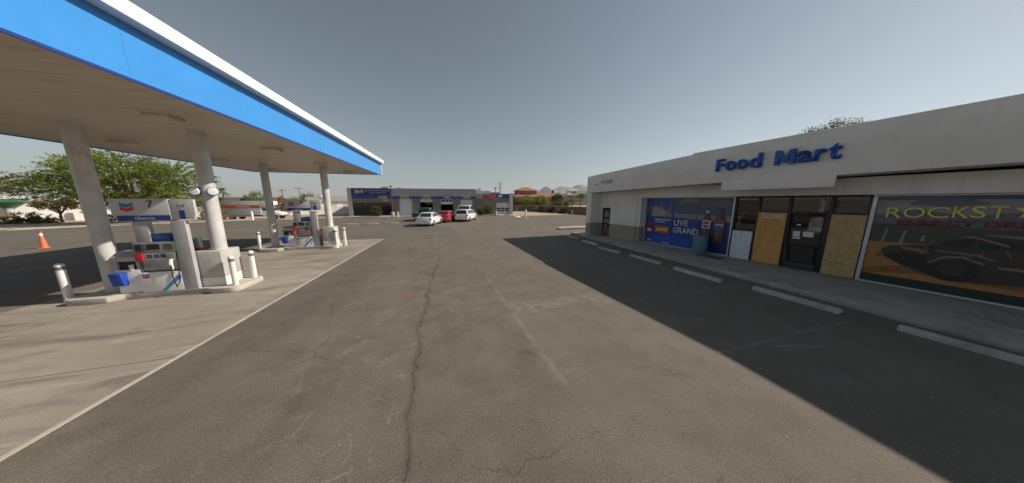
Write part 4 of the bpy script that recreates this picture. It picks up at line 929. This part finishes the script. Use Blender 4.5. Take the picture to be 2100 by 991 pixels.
# lamp posts, utility poles
def lamp_post(label, p, h):
    t = thing('lamp_post', label, 'lamp post', p, 0, 'lamp posts before the repair shop')
    MB().cyl((0,0,0),(0,0,.85),.28,.26,20).build('concrete_base', M['kerb'], t, bevel=.02)
    MB().cyl((0,0,.85),(0,0,h),.06,.05,12).build('pole', M['darkgrey'], t)
    MB().box(-.22,-.2,h-.02,.22,.2,h+.14).build('lamp_head', M['darkgrey'], t, bevel=.02)
lamp_post('dark lamp post on pale round concrete base left, by the storefront', (-6.35,45.6,.0), 5.0)
lamp_post('dark lamp post on pale round concrete base right, beside the clipped bushes', (11.0,43.4,0), 4.9)
o = post('short pale concrete bollard beside the left lamp post', (-5.6,45.9,0), .2, .85, 'kerb')
o = post('stubby pale concrete post left of the right lamp post', (10.3,43.6,0), .15, .4, 'kerb')
def pole(label, p, h, r, arms):
    t = thing('utility_pole', label, 'utility pole', p, R(20), 'distant utility poles')
    MB().cyl((0,0,-.5),(0,0,h),r,r*.7,10).build('pole', M['bark'], t)
    for z in arms:
        a = MB().box(-1.1,-.06,z-.07,1.1,.06,z+.07).build('cross_arm', M['bark'], t)
        for x in (-1,-.5,.5,1): MB().cyl((x,0,z+.071),(x,0,z+.22),.05,.03,8).build('insulator', M['grey'], a)
pole('tall wooden utility pole with two cross arms behind the repair shop', (26,95,0), 10.1, .2, (9.2,7.8))
pole('thin distant pole seen between the two left canopy columns, left one', (-43.8,95,0), 6.3, .14, (5.9,))
pole('thin distant pole behind the second pump, right of the other', (-39.4,95,0), 6.9, .12, (6.5,))
fp = thing('flag_pole', 'red pole with red flag rising among the trees by the hotel', 'flag pole', (38.4,75,0))
MB().cyl((0,0,0),(0,0,6.3),.09,.07,10).build('pole', M['signred'], fp)
fl = MB(); n=8
for i in range(n+1):
    for z in (0,1.1): fl.v.append((.08+i*.12, .1*math.sin(i*1.1), 5.05+z+.03*i))
for i in range(n): fl.f.append((2*i,2*i+2,2*i+3,2*i+1)); fl.m.append(0)
fl.build('flag', M['red'], fp)

# ================================================================ foliage
from mathutils import noise as mnoise
L_ = {}
L_['mesq'] = leaf_mat('mesquite_leaf', [(.13,.175,.026),(.18,.235,.038),(.24,.29,.05),(.29,.33,.07)], .52)
L_['bright'] = leaf_mat('palo_verde_leaf', [(.14,.18,.025),(.20,.25,.035),(.25,.30,.045)], .4)
L_['dark'] = leaf_mat('dark_leaf', [(.035,.07,.02),(.055,.10,.03),(.08,.13,.04)], .3)
L_['olive'] = leaf_mat('olive_leaf', [(.08,.09,.025),(.12,.13,.04),(.17,.17,.055)], .35)
L_['brown'] = leaf_mat('dry_leaf', [(.17,.125,.06),(.24,.175,.085),(.31,.24,.11)], .35)
L_['rust'] = leaf_mat('rust_leaf', [(.22,.10,.045),(.30,.15,.065),(.36,.22,.09)], .2)
L_['gold'] = leaf_mat('gold_leaf', [(.20,.17,.055),(.27,.24,.08),(.18,.18,.06)], .25)
def leaf(b, c, d, n, l, w):
    d = d.normalized(); s = d.cross(n); s = s.normalized()*w if s.length > 1e-4 else d.orthogonal().normalized()*w
    b.add([c-s*.4, c+d*l*.5-s, c+d*l, c+d*l*.5+s], [(0,1,2,3)])
def rv(rnd): 
    while True:
        v = Vector((rnd.uniform(-1,1),rnd.uniform(-1,1),rnd.uniform(-1,1)))
        if .01 < v.length < 1: return v
def tree(name, label, cat, p, h, blobs, mat, nclump=90, per=26, lsz=.22, trunk_r=.18, seed=1, group=None, spray=0.0, trunk=True, fork=.35, cl=.45):
    """blobs: list of (x,y,z,rx,ry,rz) ellipsoids relative to the base; leaves sit in clumps through them, limbs reach into them"""
    rnd = random.Random(seed); t = thing(name, label, cat, p, 0, group)
    if trunk:
        tb = MB(); fz = h*fork
        tb.tube([(0,0,-.1),(.03*h*rnd.uniform(-1,1),.02*h*rnd.uniform(-1,1),fz*.5),(0.02*h,0,fz)], [trunk_r*1.25,trunk_r,trunk_r*.85], 10)
        for (x,y,z,rx,ry,rz) in blobs:
            for k in range(3):
                v = rv(rnd); e = Vector((x+v.x*rx*.7, y+v.y*ry*.7, z+abs(v.z)*rz*.6)); s = Vector((.02*h,0,fz*rnd.uniform(.7,1)))
                m_ = s.lerp(e,.5)+Vector((0,0,.08*h)); tb.tube([s,m_,e], [trunk_r*.6,trunk_r*.35,trunk_r*.08], 6)
        tb.build('trunk', M['bark'], t, smooth=True)
    b = MB(); vol = [a[3]*a[4]*a[5] for a in blobs]; tot = sum(vol)
    for (x,y,z,rx,ry,rz), vv in zip(blobs, vol):
        for k in range(max(6, int(nclump*vv/tot))):
            v = rv(rnd); v = v.normalized()*(v.length**.45)
            c = Vector((x+v.x*rx, y+v.y*ry, z+v.z*rz)); cs = cl*rnd.uniform(.6,1.3)
            if spray:
                out = Vector((v.x, v.y, v.z*.3+rnd.uniform(-.1,.35))).normalized(); ln = spray*rnd.uniform(.6,1.3)
                for i in range(per):
                    s = rnd.random(); pt = c+out*ln*(s-.35)-Vector((0,0,.22*ln*max(0,s-.5)))+rv(rnd)*cs*.45*(1-.5*s)
                    leaf(b, pt, out+rv(rnd)*.7, rv(rnd), lsz*rnd.uniform(.6,1.3), lsz*.22)
            else:
                for i in range(per):
                    pt = c+rv(rnd)*cs; leaf(b, pt, rv(rnd)+Vector((0,0,.2)), rv(rnd), lsz*rnd.uniform(.6,1.3), lsz*.34)
    b.build('crown', L_[mat], t); return t
def bush(name, label, p, rx, rz, mat, seed, n=40, per=30, lsz=.12, cat='bush', group=None, flat=False):
    bl = [(0,0,rz,rx,rx*.9,rz)] if flat else [(0,0,rz*.95,rx,rx*.9,rz*.95),(rx*.35,0,rz*.7,rx*.6,rx*.6,rz*.65),(-rx*.4,.1,rz*.6,rx*.6,rx*.6,rz*.6)]
    return tree(name, label, cat, p, rz*2, bl, mat, n, per, lsz, .05, seed, group, cl=rx*.22, fork=.25)
# big feathery tree behind the near island
tree('mesquite_tree', 'large feathery green tree behind the nearest pump island', 'tree', (-34.2,42.4,0), 8.5,
     [(-.6,0,4.9,4.6,3.6,2.9),(-4.6,.3,4.1,3.4,2.8,1.7),(3.6,.4,4.9,2.9,2.8,2.3),(.4,-.8,6.6,2.4,2.2,1.5),(-2.6,0,5.9,2.2,2,1.4)], 'mesq', 1150, 34, .22, .26, 11, spray=1.8, cl=.5, fork=.25)
tree('mesquite_tree', 'sparse dull green tree at the far left edge of the view', 'tree', (-46.5,43.5,0), 5.5, [(0,0,4.5,3.0,2.5,.95),(-3.5,0,4.3,2.4,2.2,.9)], 'olive', 260, 28, .24, .2, 12, spray=1.4, cl=.5)
tree('brown_tree', 'small tree with brownish crown and pale forked trunk before the white wall', 'tree', (-44.4,46.8,0), 2.9, [(-.2,0,2.25,1.7,1.2,.55),(1.2,0,2.2,.9,.8,.5),(-1.5,0,2.1,.7,.7,.4)], 'brown', 110, 26, .16, .10, 13, cl=.28, fork=.5)
for k,(px,rx,rz,m,lb) in enumerate(((12,1.0,.35,'olive','low olive ground shrub at the far left under the green trimmed building'),(38,.9,.75,'brown','greyish brown shrub before the white building, left one'),(60,.8,.42,'dark','low dark green shrub between the two greyish shrubs'),(80,.8,.72,'brown','greyish brown shrub left of the small brown tree'),(95,1.0,.40,'olive','low green shrub at the foot of the brown tree'))):
    q = at_y(px,447,46.0+(.6 if m=='brown' else -.3)); bush('desert_shrub', lb, (q.x,q.y,0), rx, rz, m, 20+k, group='shrubs along the gravel strip')
for k,(px,lb) in enumerate(((222,'low olive shrub seen under the header of pump 7'),(352,'pale green shrub right of the pump 7 header'),(415,'tall dry shrub left of the nearest right column'))):
    q = at_y(px,448,45.5); bush('desert_shrub', lb, (q.x,q.y,0), (.9,.8,.7)[k], (.5,.7,1.1)[k], ('olive','gold','gold')[k], 30+k, group='shrubs along the gravel strip')
q = at_y(452,432,44.6); bush('desert_shrub', 'tall dry yellow brown shrub before the moving truck tail', (q.x,q.y,0), .75, 1.0, 'gold', 35, group='shrubs along the gravel strip')
# distant left trees
def dtree(label, px0, px1, pyt, Y, mat, seed, zlow=.9, n=70, cat='tree', name='distant_tree'):
    a = at_y(px0,405,Y); b_ = at_y(px1,405,Y); tp = at_y((px0+px1)/2, pyt, Y).z; w_ = (b_.x-a.x)/2; cx_ = (a.x+b_.x)/2
    zc = (tp+zlow)/2; rz = (tp-zlow)/2
    return tree(name, label, cat, (cx_,Y,0), tp, [(0,0,zc,w_*.8,w_*.7,rz*.85),(-w_*.45,0,zc-rz*.15,w_*.55,w_*.5,rz*.7),(w_*.45,0,zc-rz*.1,w_*.55,w_*.5,rz*.65),(w_*.1,0,zc+rz*.4,w_*.45,w_*.4,rz*.6)], mat, n, 30, max(.2,w_*.11), .18, seed, 'distant trees', cl=w_*.24)
dtree('round green tree behind the moving truck box', 505,548,391,75,'bright',40)
dtree('low green bush tree right behind the moving truck', 490,512,402,72,'olive',41)
dtree('pale green tree behind the second pump header', 612,650,394,85,'bright',42)
dtree('yellowish tree left of the pale one behind second pump', 586,618,402,78,'gold',43)
dtree('dull green tree between the second pump and far white shed', 645,676,404,88,'olive',44)
dtree('rust coloured tree right of the far left column', 556,598,404,58,'rust',45,.2,80)
dtree('small olive tree between dark roof and near right column', 440,458,404,76,'olive',46)
# right background
dtree('bright green round tree before the terracotta hotel, left one', 1064,1094,404,70,'bright',50,.5,110)
dtree('bright lime tree before the hotel, right of the other bright one', 1094,1125,401,68,'bright',51,.4,130)
dtree('dark green tree right of the lime tree and red flag', 1130,1156,396,74,'dark',52,1.2,110)
dtree('yellow green low tree under the dark tree', 1132,1160,412,66,'olive',53,.3,90)
dtree('olive tree beside the grey building', 1156,1168,409,66,'olive',54,.2,60)
dtree('dull tree squeezed behind the repair shop corner', 1050,1066,406,72,'olive',55,.2,60)
def palm(label, p, h, r, seed, mat='olive', skirt=True):
    rnd = random.Random(seed); t = thing('palm_tree', label, 'palm tree', p, 0, 'palm trees')
    MB().tube([(0,0,-.2),(.05*h,0,h*.5),(.04*h,.02*h,h*.9)], [.24,.18,.15], 10).build('trunk', M['bark'], t, smooth=True)
    b = MB(); c = Vector((.04*h,.02*h,h*.9))
    for k in range(46):
        az = rnd.uniform(0,6.283); e0 = rnd.uniform(-.9 if skirt else -.3,1.3); d = Vector((math.cos(az)*math.cos(e0),math.sin(az)*math.cos(e0),math.sin(e0)))
        for i in range(10):
            s = (i+2)/11; pt = c+d*r*s-Vector((0,0,.35*r*s*s)); leaf(b, pt, d+rv(rnd)*.8, rv(rnd), r*.34, r*.05)
    b.build('crown', L_[mat], t); return t
q = at_y(1189,424,72); palm('tall dark palm tree right before the food mart corner', (q.x,72,0), 4.6, 1.2, 60, 'dark')
q = at_y(1172,424,71); palm('shorter palm tree left of the tall dark palm', (q.x,71,0), 3.0, 1.0, 61, 'olive')
q = at_y(455,400,90); palm('distant palm tree over the dark roof, right of the near column', (q.x,90,0), 5.8, 1.3, 62, 'gold')
bush('clipped_bush', 'rounded bush before the storefront glass of the repair shop', (-9.0,46.4,.1), .85, .85, 'olive', 70, 110, 34, .13)
bush('clipped_bush', 'left bush of the pair beside the right lamp post', (8.55,44.6,.1), .75, .80, 'olive', 71, 90, 34, .13, group='bush pair by the right lamp post')
bush('clipped_bush', 'right, taller bush of the pair beside the right lamp post', (9.9,44.8,.1), .75, .95, 'olive', 72, 90, 34, .13, group='bush pair by the right lamp post')
bush('desert_shrub', 'round green shrub alone before the block wall', (27.4,52.5,0), 1.1, .85, 'olive', 73, 60, 30, .16)
q = at_x(1690,262,23); tree('bare_tree', 'sparse twiggy tree top rising over the food mart roof', 'tree', (23.5,8.9,0), 7.2, [(0,0,6.55,1.0,1.5,.9),(.2,.6,5.7,1,1,.8)], 'olive', 420, 16, .085, .12, 74, cl=.30, fork=.7)

# ================================================================ background buildings and walls
M['terra'] = pm('terracotta_stucco', (.33,.15,.095), .85, var=.08, scale=.3)
M['tile'] = striped('clay_tile_roof', (.30,.145,.09), 0, .5, .4, .12, .8, .15)
M['hotelgrey'] = pm('grey_stucco', (.28,.255,.24), .85, var=.08, scale=.3)
M['cream'] = pm('cream_stucco', (.50,.46,.40), .85, var=.06, scale=.3)
M['maskwhite'] = pm('white_stucco', (.80,.79,.77), .85, var=.06, scale=.5)
M['greentrim'] = pm('green_trim', (.05,.20,.11), .6)
M['blockwall'] = striped('brown_block_wall', (.20,.135,.105), 2, .2, .5, .02, .9, .15)
M['darkroof'] = pm('dark_roof', (.10,.085,.075), .8, var=.1, scale=.4)
M['pane'] = glass('far_window', (.03,.03,.035), .1)
def hip(t, x0, y0, x1, y1, z, rise, ov=.8, mat='tile'):
    x0-=ov; x1+=ov; y0-=ov; y1+=ov; w_ = (y1-y0)/2; ym = (y0+y1)/2
    if x1-x0 < 2*w_: w_ = (x1-x0)/2.001
    b = MB(); b.add([(x0,y0,z),(x1,y0,z),(x1,y1,z),(x0,y1,z),(x0+w_,ym,z+rise),(x1-w_,ym,z+rise)], [(0,1,5,4),(1,2,5),(2,3,4,5),(3,0,4),(3,2,1,0)])
    return b.build('roof', M[mat], t)
def windows(t, x0, x1, nx, zs, y, ww, wh, mat='pane'):
    for i in range(nx):
        for z in zs:
            cx_ = x0+(x1-x0)*(i+.5)/nx; f_ = MB().box(cx_-ww/2-.1,y-.06,z-.1,cx_+ww/2+.1,y-.003,z+wh+.1).build('window', M['cream'], t)
            MB().box(cx_-ww/2,y-.085,z,cx_+ww/2,y-.061,z+wh).build('pane', M[mat], f_)
H = thing('terracotta_hotel', 'terracotta hotel with clay tile hip roofs and a raised central tower', 'hotel', (36.5,117,-.5), R(-3))
MB().box(0,0,0,31,14,5.6).build('wall', M['terra'], H); hip(H,0,0,31,14,5.6,1.6)
for x in (2.5,10,17.5,25):
    MB().box(x,-2,0,x+4.2,-.01,5.2).build('bay_wall', M['terra'], H); hip(H,x,-2,x+4.2,3,5.2,1.3,.6)
MB().box(5.8,3,5.6,15.8,11,8.3).build('tower', M['terra'], H); hip(H,5.8,3,15.8,11,8.3,2.0,1.1)
windows(H,.2,31,14,(.8,3.4),-.0,.9,1.2); 
for x in (2.5,10,17.5,25): windows(H,x,x+4.2,2,(.8,3.2),-2,.9,1.2)
H2 = thing('grey_hotel', 'grey hotel block with pale raised parapet right of the terracotta hotel', 'hotel', (77.5,131,-2), R(-3))
MB().box(0,0,0,7,12,8.2).build('wall', M['hotelgrey'], H2); hip(H2,0,0,7,12,8.2,1.8,.6,'hotelgrey')
MB().box(7.01,2,0,34,14,9.0).build('wall', M['hotelgrey'], H2); MB().box(6.8,1.8,9.0,34,14.2,10.7).build('parapet', M['cream'], H2)
windows(H2,.2,7,4,(1.5,4.0,6.2),0,.8,1.2); windows(H2,7.2,34,9,(1.5,4.0,6.4),2,.9,1.3)
W1 = thing('white_building', 'white building with arched openings and green trimmed canopy at far left', 'building', (-52.8,48.5,0), R(30))
ar = MB(); ar.box(-20,0,0,6.8,8,3.0); ar.build('wall', M['maskwhite'], W1)
MB().box(-20,-2.4,2.92,3.4,-.01,3.22).build('white_cap', M['maskwhite'], W1)
gb = MB(); gb.box(-20,-2.35,2.55,3.3,-.02,2.915); gb.build('green_trim', M['greentrim'], W1)
for x in (-8,-2.8,2.4):
    MB().lathe([(.28,0),(.26,1.5),(.30,1.75)], (x,-1.6,0), 14).build('pillar', M['shopwhite'], W1, smooth=True)
    MB().lathe([(.31,1.751),(.5,2.05),(.85,2.35),(1.25,2.545)], (x,-1.6,0), 18).build('green_capital', M['greentrim'], W1, smooth=True)
wt = MB().box(0,0,0,16,.2,1.55).build('white_wall', M['maskwhite']); wt.location = (-47.2,51.0,0); wt.rotation_euler = (0,0,R(30)); tag(wt, 'low white garden wall behind the small brown tree', 'wall')
wt = MB().box(0,0,0,22,.2,1.5).build('white_wall', M['maskwhite']); wt.location = (-36,55.6,0); wt.rotation_euler = (0,0,R(16)); tag(wt, 'low white wall continuing behind the large feathery tree and pump', 'wall') if 0 else tag(wt, 'long low white wall behind the moving truck and near pump', 'wall')
D = thing('dark_roofed_building', 'long low building with dark roof behind the moving truck', 'building', (-56,80,0))
MB().box(0,0,0,16,8,2.6).build('wall', M['shopwall'], D); MB().prism([(-.4,-.5,2.6),(-.4,4,3.6),(-.4,8.5,2.6)], (16.8,0,0)).build('roof', M['darkroof'], D)
D = thing('white_shed', 'long white shed with grey roof beyond the far canopy column', 'building', (-32,80,0), R(18))
MB().box(0,0,0,22,9,2.6).build('wall', M['maskwhite'], D); MB().prism([(-.3,-.5,2.58),(-.3,-.5,2.66),(-.3,5,3.95),(-.3,9.5,2.66),(-.3,9.5,2.58)], (22.6,0,0)).build('roof', M['darkroof2'] if 'darkroof2' in M else M['hotelgrey'], D)
for k in range(6): MB().box(1.2+k*3.5,-.04,0,3.2+k*3.5,-.002,2.1).build('shed_door', M['cream'], D)
bw = thing('block_wall', 'low brown block wall along the right back edge of the lot', 'wall', (0,0,0))
pts = [(13.5,66),(24.6,60),(28.2,44),(31.5,30)]
for k,(a,b_) in enumerate(zip(pts, pts[1:])):
    L = math.dist(a,b_); ang = math.atan2(b_[1]-a[1],b_[0]-a[0])
    o = MB().box(0,0,0,L,.2,1.45).build('wall_section', M['blockwall'], bw); o.location = (*a,0); o.rotation_euler = (0,0,ang)
    c = MB().box(-.02,-.03,1.451,L+.02,.23,1.52).build('wall_cap', M['kerb'], o)
# scrub along the wall
for k,(x,y) in enumerate(((25.5,56),(26.4,52),(27.2,48),(29.2,58),(21,61.5))):
    bush('desert_shrub', ('dry shrub against the block wall, '+('farther back','before the olive tree','nearest the food mart corner','behind the wall','left by the lime tree')[k]), (x-.6,y-.5,0), (1.0,1.1,.9,1.6,1.0)[k], (.7,.8,.6,1.1,.6)[k], ('brown','olive','brown','olive','brown')[k], 80+k, 40, 26, .18, group='shrubs along the block wall')
# white rock lumps at the lot edge
for k,(px,py) in enumerate(((1062,446),(1139,438),(1163,438))):
    q = at_z(px,py); rb = MB(); rnd = random.Random(k)
    rb.lathe([(.30,0),(.38,.06),(.26,.14),(.001,.17)], n=9); rb.v = [(x*1.5*(1+.15*rnd.uniform(-1,1)),y*(1+.15*rnd.uniform(-1,1)),z) for x,y,z in rb.v]
    o = rb.build('white_stone', M['maskwhite'], smooth=True); o.location = (q.x,q.y,-.01); tag(o, ('flat white stone at the right corner of repair shop','flat white stone right of the round green shrub','flat white stone near the short pale post')[k], 'stone', 'white stones at the lot edge')

# ---------------------------------------------------------------- thin desert air: one closed box round the whole place
t = NT('haze_air'); t.t.nodes.remove(t.bsdf); pv = t.n('ShaderNodeVolumePrincipled')
pv.inputs['Color'].default_value = (.80,.86,.92,1); pv.inputs['Density'].default_value = 7e-5; pv.inputs['Anisotropy'].default_value = .2
t.l(pv.outputs[0], t.out.inputs['Volume'])
hz = MB().box(-9500,-3300,-1.2,9500,14500,560).build('haze', t.mat); hz['kind'] = 'stuff'; hz['label'] = 'thin pale desert haze between the lot and the mountains'; hz['category'] = 'haze'
